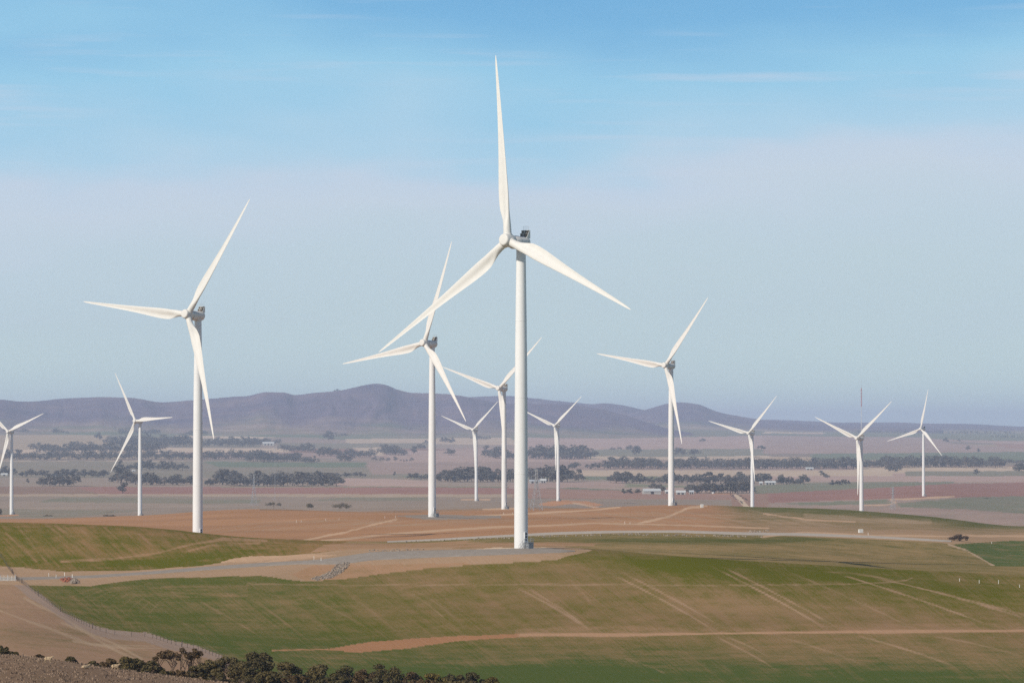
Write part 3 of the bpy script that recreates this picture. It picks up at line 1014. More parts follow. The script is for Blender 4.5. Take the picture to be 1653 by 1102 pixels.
make_hill(27500, [(1040, 692), (1120, 683), (1233, 677), (1309, 679.5), (1360, 681.6), (1449, 681.6), (1487, 683), (1563, 684), (1653, 688), (1800, 688), (2000, 689), (2400, 690)],
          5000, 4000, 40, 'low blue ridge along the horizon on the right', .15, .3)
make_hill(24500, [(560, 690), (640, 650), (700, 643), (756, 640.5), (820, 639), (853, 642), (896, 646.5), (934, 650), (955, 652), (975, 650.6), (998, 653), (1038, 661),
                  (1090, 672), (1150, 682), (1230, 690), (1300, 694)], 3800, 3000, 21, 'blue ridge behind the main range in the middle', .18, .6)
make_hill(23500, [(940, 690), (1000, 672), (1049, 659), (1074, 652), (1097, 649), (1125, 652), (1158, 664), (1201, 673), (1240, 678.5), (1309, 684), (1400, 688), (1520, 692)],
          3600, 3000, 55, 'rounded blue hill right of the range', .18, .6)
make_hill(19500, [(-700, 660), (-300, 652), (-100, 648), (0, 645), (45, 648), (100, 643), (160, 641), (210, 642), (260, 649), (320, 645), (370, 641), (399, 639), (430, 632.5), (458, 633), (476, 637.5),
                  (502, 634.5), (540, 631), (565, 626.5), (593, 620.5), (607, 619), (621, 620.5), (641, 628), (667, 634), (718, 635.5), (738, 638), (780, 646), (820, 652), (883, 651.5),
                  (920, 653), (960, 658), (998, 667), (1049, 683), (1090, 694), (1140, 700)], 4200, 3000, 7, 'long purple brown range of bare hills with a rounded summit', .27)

# ------------------------------------------------------------------ roads: raised gravel strips draped on the ground
def strip_road(name, top, bottom, dmin, dmax, mat, label, lift=.22, step=4, nacross=7, skirt=.6):
    tu = np.array(top, float); bu = np.array(bottom, float)
    n = max(8, int((tu[-1, 0] - tu[0, 0]) / step))
    s = np.linspace(0, 1, n)
    def along(p):
        t = np.linspace(0, 1, len(p)) if False else (p[:, 0] - p[0, 0]) / (p[-1, 0] - p[0, 0])
        return np.stack([np.interp(s, t, p[:, 0]), np.interp(s, t, p[:, 1])], 1)
    A, B = along(tu), along(bu)
    P = [spot(*a, dmin, dmax) for a in A]
    Q = [spot(*b_, dmin, dmax) for b_ in B]
    def sm(L):
        a = np.array([[p.x, p.y] for p in L])
        k = np.array([1, 2, 3, 2, 1.]) / 9
        a2 = a.copy()
        for c in range(2):
            a2[2:-2, c] = np.convolve(a[:, c], k, 'valid')
        return a2
    P, Q = sm(P), sm(Q)
    w = np.linspace(0, 1, nacross)
    XY = P[:, None, :] * (1 - w[None, :, None]) + Q[:, None, :] * w[None, :, None]
    Zr = ground_z(XY[..., 0], XY[..., 1]) + lift
    Zr[:, 0] -= skirt; Zr[:, -1] -= skirt
    m = grid_mesh(name, XY[..., 0].T[::-1], XY[..., 1].T[::-1], Zr.T[::-1], mat)
    o = bpy.data.objects.new(name, m)
    COL.objects.link(o)
    return tag(o, label, 'road', kind='structure')


strip_road('gravel_road', [(-60, 932), (30, 931.5), (80, 930.5), (150, 928.5), (250, 921.5), (330, 914.5), (420, 908), (480, 905), (520, 902), (552, 897), (600, 890), (700, 887), (780, 885.5), (850, 884), (900, 885), (928, 889)],
           [(-60, 938), (30, 936.5), (80, 935), (150, 933), (250, 926.5), (330, 920.5), (420, 914.5), (480, 911), (520, 912), (552, 913), (600, 907), (700, 902), (780, 899), (850, 896), (900, 893), (928, 890)],
           1040, 1290, M_GRAVEL, 'blue grey gravel road widening into the crane pad below the nearest turbine')
strip_road('gravel_track', [(625, 873.2), (700, 869.5), (800, 863.5), (900, 858.5), (1000, 856), (1100, 855.8), (1200, 858.8), (1300, 860), (1400, 864), (1480, 868.5), (1535, 872)],
           [(625, 875.5), (700, 872.5), (800, 867.5), (900, 863), (1000, 860.5), (1100, 860.5), (1200, 864), (1300, 865), (1400, 868), (1480, 872), (1535, 874.6)],
           1330, 1800, M_GRAVEL2, 'pale gravel track crossing the slope behind the nearest turbine')

# ------------------------------------------------------------------ wind turbines
BL = 56.5
def blade_mesh():
    r_k = np.array([1.3, 3.0, 5, 7.5, 10, 12.5, 16, 21, 28, 36, 45, 52, 55, 56.1, 56.5])
    ch = np.interp
    rs = np.concatenate([np.linspace(1.3, 14, 22), np.linspace(15, 52, 24), [53.5, 54.8, 55.6, 56.1, 56.38, 56.5]])
    chord = pchip(r_k, np.array([2.45, 2.45, 2.65, 3.4, 4.05, 4.25, 4.05, 3.45, 2.62, 1.92, 1.28, .80, .50, .28, .06])[:, None], rs)[:, 0]
    thick = pchip(r_k, np.array([1.0, 1.0, .92, .70, .56, .48, .41, .36, .31, .27, .24, .22, .22, .22, .2])[:, None], rs)[:, 0]
    twist = np.radians(pchip(r_k, np.array([12, 12, 11.5, 10.5, 9.2, 8.0, 6.4, 4.8, 3.2, 2.0, .9, .2, 0, 0, 0])[:, None], rs)[:, 0] + .5)
    blend = smooth(3.0, 10.0, rs)
    n = 28
    rings = []
    for r, c, tc, tw, bl in zip(rs, chord, thick, twist, blend):
        ring = []
        for k in range(n):
            th = 2 * math.pi * k / n
            xx = .5 + .5 * math.cos(th)            # 1 = trailing edge, 0 = leading edge
            sgn = 1 if math.sin(th) >= 0 else -1
            yt = 5 * .2 * (0.2969 * math.sqrt(max(xx, 0)) - .126 * xx - .3516 * xx ** 2 + .2843 * xx ** 3 - .1015 * xx ** 4)  # for t/c .2
            yt = yt / .2 * tc * .5 * 2 * .5
            cam_ = .060 * 4 * xx * (1 - xx)
            lo = yt * (1.0 if sgn > 0 else (.95 - .95 * smooth(.28, .75, xx)))
            ay = cam_ + sgn * lo
            ax = (xx - .29)
            cx_, cy_ = (xx - .5), .5 * math.sin(th)
            X = (ax * bl + cx_ * (1 - bl)) * c
            Y = (ay * bl + cy_ * (1 - bl) * (tc if bl > 0 else 1)) * c
            # chord along -X (trailing edge), suction side downwind (+Y)
            px_, py_ = -X, Y
            ca, sa = math.cos(-tw), math.sin(-tw)
            qx, qy = px_ * ca - py_ * sa, px_ * sa + py_ * ca
            cone = -math.sin(R(2.0)) * r - 1.95 * (r / BL) ** 2
            ring.append((qx, qy + cone, r))
        rings.append(ring)
    mb = MB()
    mb.rings(rings)
    return mb.mesh('blade', M_WHITE, True, R(50))


def turbine_prototype():
    root = empty('wind_turbine', (0, 0, 0))
    # tower
    tw = MB()
    H = HUB_H - 2.35
    prof = [(2.35, -3.0), (2.35, .0), (2.08, .02)]
    def rad(z):
        return np.interp(z, [0, 25, 60, H], [2.06, 2.02, 1.80, 1.42])
    for z0 in (0.02,):
        pass
    seams = [22.5, 45.5, 68.5]
    zs = sorted(set([.02] + list(np.linspace(3, H - 1, 22)) + [H]))
    pr = []
    for z in zs:
        pr.append((float(rad(z)), float(z)))
    for s_ in seams:
        pr += [(float(rad(s_)), s_ - .09), (float(rad(s_)) + .035, s_ - .085), (float(rad(s_)) + .035, s_ + .085), (float(rad(s_)), s_ + .09)]
    pr.sort(key=lambda p: p[1])
    tw.lathe(prof[:2] + [(2.12, .0)] + pr, 56)
    tower = tw.build('tower', M_TOWER, root, True, R(40))
    # door with louvres, up a steel stair on the camera's right
    az = R(-90 + 44 + 40)            # local azimuth (turbine is yawed about 40 degrees)
    rot = Matrix.Rotation(az + math.pi / 2, 3, 'Z')      # local -Y -> outward
    def P(x, y, z):
        return rot @ Vector((x, y, z))
    d = MB()
    d.box(P(0, -2.03, 3.55), (1.35, .42, 3.1), rot)
    for sgn in (-1,):
        pass
    door = d.build('door', M_TOWER, tower)
    for z in (2.75, 3.65, 4.55):
        lv = MB()
        lv.box(P(0, -2.26, z), (.62, .06, .62), rot)
        lv.build('louvre', M_BLACK, door)
    st = MB()
    st.box(P(.35, -3.05, 2.05), (2.5, 1.7, .08), rot)
    for x in (-.85, 1.55):
        for y in (-2.35, -3.85):
            st.bar(P(x, y, 0), P(x, y, 3.15), .05)
    for z in (2.6, 3.12):
        st.bar(P(-.85, -3.85, z), P(1.55, -3.85, z), .035)
        st.bar(P(1.55, -3.85, z), P(1.55, -2.35, z), .035)
    for x in np.linspace(-.7, 1.4, 8):
        st.bar(P(x, -3.85, .1), P(x, -3.85, 3.1), .022)
    for k in range(9):
        f = k / 8
        st.box(P(-.9 - 2.3 * f, -3.0, 2.05 * (1 - f) + .05), (.30, 1.2, .05), rot)
    for y in (-2.4, -3.6):
        st.bar(P(-.9, y, 2.05), P(-3.3, y, .05), .06)
        st.bar(P(-.9, y, 3.1), P(-3.3, y, 1.1), .035)
        for f in (0, .33, .66, 1):
            st.bar(P(-.9 - 2.4 * f, y, 2.05 - 2 * f), P(-.9 - 2.4 * f, y, 3.1 - 2 * f), .03)
    st.build('stair', M_STEEL, root)
    cb = MB()
    cb.box(P(.55, -3.1, .95), (1.9, 1.3, 1.75), rot)
    cb.box(P(.55, -3.1, 1.86), (2.0, 1.4, .08), rot)
    cb.build('cabinet', M_STEEL, root)
    # nacelle, its axis a little below the hub's
    na = MB()
    z0 = HUB_H - .45
    prof = [(1.55, -4.3), (1.95, -4.22), (2.10, -3.7), (2.10, -1.9), (2.02, -1.8), (2.02, 1.6), (1.94, 2.1), (1.70, 2.4), (1.2, 2.5)]
    rings = []
    for (r, y) in prof:
        rings.append([(r * math.cos(t), y, z0 + .05 + r * math.sin(t) * (1.0 if math.sin(t) < .0 else .92)) for t in [2 * math.pi * k / 44 for k in range(44)]])
    na.rings(rings)
    na.lathe([(1.45, H - .4), (1.60, H + .10), (1.60, H + 1.0)], 40)
    nac = na.build('nacelle', M_NAC, root, True, R(35))
    fr = MB()
    fr.box((0, 2.62, z0 + 2.55), (2.7, .12, 2.5))                  # rear wind plate
    for x in (-1.36, 1.36):
        vs = [(x - .05, .9, z0 + 1.35), (x - .05, 2.67, z0 + 1.35), (x - .05, 2.67, z0 + 3.8), (x - .05, 2.3, z0 + 3.8)]
        vs += [(a + .10, b_, c) for a, b_, c in vs]
        fr.add(vs, [(0, 1, 2, 3), (7, 6, 5, 4), (0, 4, 5, 1), (1, 5, 6, 2), (2, 6, 7, 3), (3, 7, 4, 0)])
    fr.box((0, 1.9, z0 + 1.72), (2.6, 1.4, .14))
    frame = fr.build('cooler_frame', M_WHITE, nac)
    for x in (-.62, .62):
        ra = MB()
        ra.box((x, 1.35, z0 + 2.30), (1.08, .7, .92))
        for k in range(5):
            ra.box((x, .99, z0 + 1.95 + k * .18), (1.0, .06, .05))
        ra.build('radiator', M_DARK, frame)
        ra = MB()
        ra.box((x, 1.92, z0 + 3.30), (1.08, .7, .74))
        for k in range(4):
            ra.box((x, 1.56, z0 + 3.03 + k * .18), (1.0, .06, .05))
        ra.build('radiator', M_DARK, frame)
    tr = MB()
    for z in (2.84, 3.74):
        tr.box((0, 1.45 if z < 3 else 1.95, z0 + z), (2.56, .8, .10))
    tr.box((0, 1.35, z0 + 2.3), (.14, .74, .95)); tr.box((0, 1.92, z0 + 3.3), (.14, .74, .8))
    tr.build('radiator_rail', M_WHITE, frame)
    ms = MB()
    ms.box((0, 2.3, z0 + 3.8), (2.5, .10, .08))
    for x in (-1.0, -.35, .4, 1.05):
        ms.bar((x, 2.3, z0 + 3.7), (x, 2.3, z0 + 5.1 - .25 * abs(x)), .035, 5)
        ms.box((x, 2.3, z0 + 5.1 - .25 * abs(x)), (.26, .08, .08))
    ms.build('wind_sensor', M_STEEL, nac)
    # hub and spinner, axis tilted up 6 degrees
    tilt = Matrix.Rotation(R(-6), 4, 'X')
    hb = MB()
    pr = [(1.55, 2.1), (1.85, 1.85), (2.0, .9), (1.98, -.5), (1.88, -1.5), (1.80, -1.95), (1.68, -2.15), (1.45, -2.26), (1.25, -2.28), (.6, -2.32)]
    hb.lathe(pr[::-1], 44, 'Y')
    for k in range(3):
        q = Matrix.Rotation(2 * math.pi * k / 3, 3, 'Y')
        n = 30
        rg = []
        for (r, z) in ((1.42, .6), (1.40, 1.75), (1.36, 1.95), (1.28, 2.02)):
            rg.append([q @ Vector((r * math.cos(2 * math.pi * j / n), r * math.sin(2 * math.pi * j / n), z)) for j in range(n)])
        hb.rings(rg)
    hub = hb.build('hub', M_WHITE, root, True, R(35))
    bm_ = blade_mesh()
    blades = []
    for k in range(3):
        b = bpy.data.objects.new('blade', bm_)
        COL.objects.link(b)
        b.parent = root
        blades.append(b)
    return root, tilt


T_ROOT, TILT = turbine_prototype()


def pose(root, loc, rz, phase):
    root.location = loc
    root.rotation_euler = (0, 0, rz)
    k = 0
    base = Matrix.Translation((0, -OVERHANG, HUB_H)) @ TILT
    for ch in root.children:
        kind = ch.name.split('.')[0]
        if kind == 'hub':
            ch.matrix_local = base @ Matrix.Rotation(phase, 4, 'Y')
        elif kind == 'blade':
            ch.matrix_local = base @ Matrix.Rotation(phase + k * 2 * math.pi / 3, 4, 'Y')
            k += 1


def copy_tree(o, parent=None):
    c = o.copy()
    COL.objects.link(c)
    if parent is not None:
        c.parent = parent
        c.matrix_parent_inverse = o.matrix_parent_inverse.copy()
    for ch in o.children:
        copy_tree(ch, c)
    return c


copies = [T_ROOT] + [copy_tree(T_ROOT) for _ in TB[1:]]
for o, (base, a, ph, lab) in zip(copies, TB):
    pose(o, base, a, ph)
    tag(o, lab, 'wind turbine', 'wind turbines of the wind farm')
# concrete footing ring of the nearest turbine
b0 = TB[0][0]
ft = MB()
ft.lathe([(3.6, -1.2), (3.4, .10), (2.9, .16), (2.36, .18)], 48)
ft.build('foundation', M_GRAVEL, T_ROOT, True, R(30))

# ------------------------------------------------------------------ trees
def leaf_cloud(r, clumps, n_leaf, leaf, flat=.8):
    """leaf sized quads scattered through the clumps; returns V, Q"""
    w = np.array([c[3] ** 2 for c in clumps]); w = w / w.sum()
    ks = r.choice(len(clumps), n_leaf, p=w)
    cc = np.array(clumps)[ks]
    d = r.normal(size=(n_leaf, 3)); d /= np.linalg.norm(d, axis=1)[:, None]
    rad = cc[:, 3] * r.uniform(.45, 1.0, n_leaf) ** .6
    pos = cc[:, :3] + d * rad[:, None] * np.array([1, 1, flat])
    nrm = d + r.normal(size=(n_leaf, 3)) * .7 + np.array([0, 0, .25])
    nrm /= np.linalg.norm(nrm, axis=1)[:, None]
    t = np.cross(nrm, r.normal(size=(n_leaf, 3))); t /= np.linalg.norm(t, axis=1)[:, None]
    b = np.cross(nrm, t)
    s = leaf * r.uniform(.55, 1.25, n_leaf)[:, None]
    e = s * r.uniform(.45, .9, n_leaf)[:, None]
    V = np.stack([pos - t * s, pos - b * e, pos + t * s, pos + b * e], 1).reshape(-1, 3)
    Q = np.arange(n_leaf * 4).reshape(-1, 4)
    return V, Q


def crown_clumps(r, h, w, bare, n, cr, umbrella=False):
    cl = []
    for k in range(n):
        a = r.uniform(0, 2 * math.pi)
        q = math.sqrt(r.uniform(0, 1))
        rad = q * (w / 2 - cr * .55)
        if umbrella:
            z = h - cr * .8 - r.uniform(0, .16) * h - q * q * h * .10
        else:
            top = h - cr * .8 - (q ** 2.4) * (h - bare * h) * .42
            lo = max(bare * h + cr * .6, top - .45 * h)
            z = r.uniform(lo, max(top, lo + .05)) if k % 3 else top
        c = cr * r.uniform(.7, 1.2)
        cl.append((rad * math.cos(a), rad * math.sin(a), z, c))
    cl.append((0, 0, h - cr * .85, cr))
    return cl


def limb_mesh(mb, r, h, w, clumps, stems=1, rad=.16, spread=.0):
    for s in range(stems):
        a = r.uniform(0, 2 * math.pi)
        bx, by = .12 * w * math.cos(a) * (stems > 1), .12 * w * math.sin(a) * (stems > 1)
        fx, fy = spread * w * math.cos(a), spread * w * math.sin(a)
        hh = h * r.uniform(.42, .58)
        p0, p1 = Vector((bx, by, -.6)), Vector((bx + fx * .5 + r.normal() * .04 * w, by + fy * .5 + r.normal() * .04 * w, hh * .55))
        p2 = Vector((bx + fx, by + fy, hh))
        mb.bar(p0, p1, rad, 7, rad * .78); mb.bar(p1, p2, rad * .78, 7, rad * .55)
        mine = [c for i, c in enumerate(clumps) if i % stems == s]
        for c in mine[:16]:
            q = Vector(c[:3])
            mid = p2.lerp(q, .5) + Vector((r.normal() * .04 * w, r.normal() * .04 * w, .03 * h))
            st_ = p1.lerp(p2, r.uniform(.4, 1.0))
            mb.bar(st_, mid, rad * .42, 5, rad * .28); mb.bar(mid, q, rad * .28, 5, rad * .12)


# nearer mallee scrub: each tree its own crown and trunk
def mallee(u, top, width_px, dist, seed, label, leaf=M_LEAF, umbrella=False, nleaf=2600, bare=.12, group='mallee trees along the bottom edge', name='mallee_tree', stems=3, hmul=1.0, lsize=.17, crf=None):
    r = np.random.default_rng(seed)
    g = at(u, dist)
    ppm = F / dist
    h = max((row_of(g.z, dist) - top) / ppm, 1.2)
    w = width_px / ppm
    w *= 1.3
    cr = min(w, h) * (.165 if not umbrella else .115)
    if crf:
        cr = min(w, h) * crf
    n = 30 if not umbrella else 15
    cl = crown_clumps(r, h, w, .62 if umbrella else bare, n, cr, umbrella)
    V, Q = leaf_cloud(r, cl, nleaf, lsize, .75)
    root = empty(name, g)
    tag(root, label, 'tree' if 'tree' in name else 'shrub', group)
    c = bpy.data.objects.new('crown', raw_mesh('crown', V, Q, leaf))
    COL.objects.link(c); c.parent = root
    mb = MB()
    limb_mesh(mb, r, h, w, cl, stems, .125 if umbrella else .09, .22 if umbrella else .15)
    mb.build('trunk', M_BARK, root, True)
    return root


SCRUB = [
    (2, 1041, 34, 585, 'dark mallee bush at the lower left corner, cut by the picture edge', M_LEAF, 0),
    (20, 1051, 26, 585, 'low dark bush beside the corner bush, lower left', M_LEAF, 0),
    (65, 1056, 14, 580, 'small round russet bush just left of the first standing sheep', M_RUST, 0),
    (116, 1059, 20, 585, 'small dark bush with a tuft on top between the standing sheep and the resting sheep', M_LEAF, 0),
    (153, 1066, 20, 590, 'low bush just right of the half hidden sheep', M_LEAF, 0),
    (178, 1062, 26, 595, 'flat topped bush behind the sheep standing nearest the scrub', M_RUST, 0),
    (203, 1058, 26, 600, 'dark rounded bush right behind the sheep nearest the scrub', M_LEAF, 0),
    (222, 1061, 24, 605, 'bush left of the broad low bush before the slender trees', M_LEAF, 0),
    (245, 1065, 32, 605, 'broad low bush left of the slender trees with bare stems', M_LEAF, 0),
    (271, 1047, 36, 640, 'slender mallee with leaning bare stems, first of the umbrella crowned trio', M_RUST, 1),
    (295, 1044, 36, 645, 'slender mallee with forked bare stems, middle of the umbrella crowned trio', M_RUST, 1),
    (315, 1045, 26, 645, 'slender mallee with upright bare stems, last of the umbrella crowned trio', M_RUST, 1),
    (262, 1077, 28, 610, 'low scrub under the leaning stems of the slender trees', M_LEAF, 0),
    (288, 1080, 28, 612, 'low russet scrub at the foot of the forked slender tree', M_RUST, 0),
    (316, 1073, 30, 615, 'dense low bush at the foot of the upright slender tree', M_LEAF, 0),
    (337, 1063, 34, 630, 'dense dark mallee left of the broad domed mallee', M_LEAF, 0),
    (364, 1057, 48, 640, 'broad domed dark mallee, the widest in the scrub belt', M_LEAF, 0),
    (390, 1066, 36, 630, 'dark mallee in the dip between the two tallest domes of the scrub belt', M_LEAF, 0),
    (411, 1050, 40, 640, 'tallest mallee with open upper branches in the scrub belt', M_LEAF, 0),
    (428, 1052, 26, 645, 'narrow mallee with a tufted top beside the tallest one', M_LEAF, 0),
    (352, 1084, 40, 615, 'low dark undergrowth below the broad domed mallee', M_LEAF, 0),
    (430, 1082, 40, 618, 'low dark undergrowth below the tallest mallee', M_LEAF, 0),
    (395, 1090, 50, 612, 'low tangled undergrowth at the foot of the dark dip in the scrub belt', M_LEAF, 0),
    (478, 1088, 44, 625, 'low undergrowth at the foot of the rounded mallee left of the gap', M_RUST, 0),
    (540, 1090, 50, 630, 'low undergrowth at the foot of the rounded mallee right of the gap', M_LEAF, 0),
    (610, 1092, 56, 635, 'low undergrowth below the raised round top', M_LEAF, 0),
    (680, 1095, 60, 640, 'low undergrowth left of the broad olive yellow mallee', M_RUST, 0),
    (745, 1096, 60, 645, 'low undergrowth before the double crowned mallee', M_LEAF, 0),
    (234, 1078, 40, 606, 'low dark scrub just left of the leaning slender stems', M_LEAF, 0),
    (190, 1070, 34, 600, 'low scrub directly behind the sheep nearest the scrub', M_LEAF, 0),
    (462, 1066, 54, 640, 'rounded dark mallee left of the gap in the scrub belt', M_LEAF, 0),
    (518, 1071, 46, 650, 'rounded dark mallee right of the gap in the scrub belt', M_LEAF, 0),
    (556, 1072, 32, 655, 'mallee with two lobed crown in the middle of the scrub belt', M_LEAF, 0),
    (587, 1078, 36, 650, 'russet brown mallee in the middle of the scrub belt', M_RUST, 0),
    (612, 1070, 24, 660, 'mallee with a raised round top right of the russet one', M_LEAF, 0),
    (636, 1076, 32, 655, 'dark mallee right of the raised round top', M_LEAF, 0),
    (664, 1083, 32, 655, 'low russet mallee left of the olive yellow one', M_RUST, 0),
    (697, 1085, 42, 655, 'broad olive yellow mallee near the right end of the scrub belt', M_OLIVE, 0),
    (727, 1086, 24, 660, 'small dark mallee right of the broad olive yellow one', M_LEAF, 0),
    (757, 1084, 44, 665, 'dark mallee with double crown, second last of the scrub belt', M_LEAF, 0),
    (794, 1091, 28, 665, 'small olive bush, the last at the right end of the scrub belt', M_OLIVE, 0),
]
for k, (u, top, w, d, lab, lf, um) in enumerate(SCRUB):
    big = w >= 34
    mallee(u, top, w, d, 100 + k, lab, lf, bool(um), 1300 if um else (4600 if big else 2300), name='mallee_tree' if (um or w > 24) else 'mallee_bush', stems=3 if not um else 4)

# three lone trees on the stubble edge, the windswept shrub by the track
def lone(u, vbase, top, w, dmin, dmax, seed, label, leaf, umbrella=False, name='gum_tree', nleaf=1300, group='lone trees on the stubble edge', bare=.2, lsize=.35):
    g = spot(u, vbase, dmin, dmax)
    return mallee(u, top, w, g.y, seed, label, leaf, umbrella, nleaf, bare, group, name, 2, lsize=lsize, crf=.27)


lone(441, 820, 809.5, 24, 2000, 4600, 301, 'flat crowned dark lone tree, leftmost of the three on the stubble edge', M_LEAF, True)
lone(500, 821, 811.5, 10, 2000, 4600, 302, 'small round lone tree, middle of the three on the stubble edge', M_LEAF)
lone(553, 823, 810, 28, 2000, 4600, 303, 'wide spreading tree, rightmost of the three on the stubble edge', M_LEAF, False, nleaf=1700)
lone(1549, 873, 861, 30, 1380, 1700, 304, 'brown bare shrub hunched beside the end of the pale track', M_DEAD, False, 'dead_shrub', 2600, 'shrubs beside the track', .0, .16)
for k, (u, v, t_, w) in enumerate([(77, 833, 830.5, 13), (172, 833, 830.6, 11), (182, 833, 830.8, 8), (0, 833, 819, 8)]):
    lone(u, v, t_, w, 2400, 4600, 320 + k, ['low dark bush on the plain right of the leftmost turbine base', 'left one of a pair of low dark bushes on the stubble crest', 'right one of a pair of low dark bushes on the stubble crest',
         'dark bush at the left edge beside the leftmost turbine base'][k], M_LEAF, False, 'bush', 500, 'low bushes on the plain', .05, .4)

# gum trees of the plain: six models, shared
PROTO = []
for k in range(7):
    r = np.random.default_rng(500 + k)
    h, w = 10.0, [9, 11, 7.5, 10, 8.5, 12, 6.5][k]
    cl = crown_clumps(r, h, w, [.10, .16, .08, .2, .04, .12, .03][k], [10, 12, 9, 9, 12, 14, 8][k], [2.0, 2.1, 1.8, 2.0, 1.9, 2.0, 1.7][k])
    V, Q = leaf_cloud(r, cl, 420, .62, .8)
    mb = MB()
    limb_mesh(mb, r, h, w, cl, 1, .28, .05)
    tv = np.array(mb.v); tf = [f for f in mb.f if len(f) == 4]
    VV = np.concatenate([V, tv]); QQ = np.concatenate([Q, np.array(tf) + len(V)])
    mi = np.concatenate([np.zeros(len(Q), int), np.ones(len(tf), int)])
    PROTO.append((VV, QQ, mi, raw_mesh('gum_tree', VV, QQ, [M_LEAF_FAR, M_BARK], mi)))

BELTS = [  # u0, u1, base row at u0, u1, height px, count, label, group
    (67, 122, 785, 785, 15, 10, 'gum tree in the dense dark clump in front of the long white shed', 'gums of the clump by the white shed'),
    (33, 150, 770, 771, 10, 15, 'gum tree in the farm row level with the long white shed', 'gums of the row by the white shed'),
    (0, 28, 767, 767, 12, 4, 'gum tree behind the leftmost turbine tower by the white farm roof', 'gums behind the leftmost turbine'),
    (153, 170, 771, 771, 9, 3, 'gum tree in the small group right of the white shed row', 'gums right of the white shed row'),
    (187, 212, 779, 780, 19, 4, 'tall gum left of the second tower from the left', 'tall gums left of the second tower'),
    (216, 316, 783, 783, 15, 17, 'gum tree in the belt between the second tower and the tall left turbine', 'gums between the two left towers'),
    (330, 348, 784, 784, 10, 3, 'low gum just right of the tall left tower', 'low gums right of the tall left tower'),
    (352, 366, 782, 784, 22, 3, 'tall gum in the loose group right of the tall left tower', 'tall gums right of the tall left tower'),
    (369, 545, 785, 785, 18, 30, 'gum tree in the long dark belt above the red soil strip', 'gums of the belt above the red soil'),
    (542, 590, 770, 770, 7, 9, 'small distant gum in the short row beyond the long dark belt', 'gums of the short far row'),
    (190, 296, 759, 759, 12, 17, 'gum tree in the rectangular plantation left of the tall left tower', 'gums of the left plantation'),
    (660, 692, 774, 774, 9, 6, 'gum tree in the low belt left of the third tower', 'gums left of the third tower'),
    (705, 832, 778, 778, 18, 24, 'gum tree in the dark wood behind the towers beside the nearest turbine', 'gums of the wood behind the middle towers'),
    (852, 868, 775, 775, 18, 3, 'gum tree right behind the nearest tower above the grey shed', 'gums above the grey shed'),
    (868, 918, 778, 778, 20, 9, 'gum tree of the dark wood around the house right of the nearest tower', 'gums around the white house'),
    (926, 946, 777, 777, 14, 3, 'gum of the spreading group right of the dark wood', 'gums right of the dark wood'),
    (916, 934, 757, 757, 9, 4, 'gum in the left one of two compact clumps beyond the dark wood', 'gums of the left compact clump'),
    (947, 967, 757, 757, 8, 4, 'gum in the right one of two compact clumps beyond the dark wood', 'gums of the right compact clump'),
    (982, 1240, 780, 781, 14, 42, 'gum tree in the long belt behind the farm sheds', 'gums of the belt behind the sheds'),
    (1108, 1216, 796, 796, 14, 24, 'gum tree in the belt right of the farm house', 'gums right of the farm house'),
    (1005, 1036, 797, 797, 7, 5, 'small tree in the row left of the long farm shed', 'small trees left of the long shed'),
    (1050, 1072, 788, 797, 12, 5, 'gum tree at the end of the long farm shed', 'gums by the long farm shed'),
    (1253, 1300, 782, 782, 12, 10, 'gum tree of the group right of the white farm walls', 'gums right of the white walls'),
    (1337, 1371, 783, 783, 7, 8, 'low gum in the short hedge left of the turbine before the mast', 'gums of the short hedge'),
    (1324, 1337, 766, 774, 9, 4, 'gum in the loose pair of clumps above the short hedge', 'gums above the short hedge'),
    (1432, 1449, 762, 762, 10, 4, 'gum in the round clump left of the rightmost turbine', 'gums left of the rightmost turbine'),
    (1642, 1656, 762, 762, 13, 3, 'gum at the right edge of the picture', 'gums at the right edge'),
]
used = {}
tcount = 0


def put_gum(u, v, hpx, label, group, k, dmin=4400, jitter=0.0):
    g = spot(u, v, dmin)
    if jitter:
        d2 = g.y * (1 + rnd.uniform(0, jitter))
        g = at(u, d2)
    h = hpx * 1.22 * g.y / F
    o = bpy.data.objects.new('gum_tree', PROTO[k][3])
    COL.objects.link(o)
    o.location = g
    s = h / 10.0
    o.scale = (s * rnd.uniform(1.0, 1.65), s * rnd.uniform(1.0, 1.65), s)
    o.rotation_euler = (0, 0, rnd.uniform(0, 6.28))
    return tag(o, label, 'tree', group)


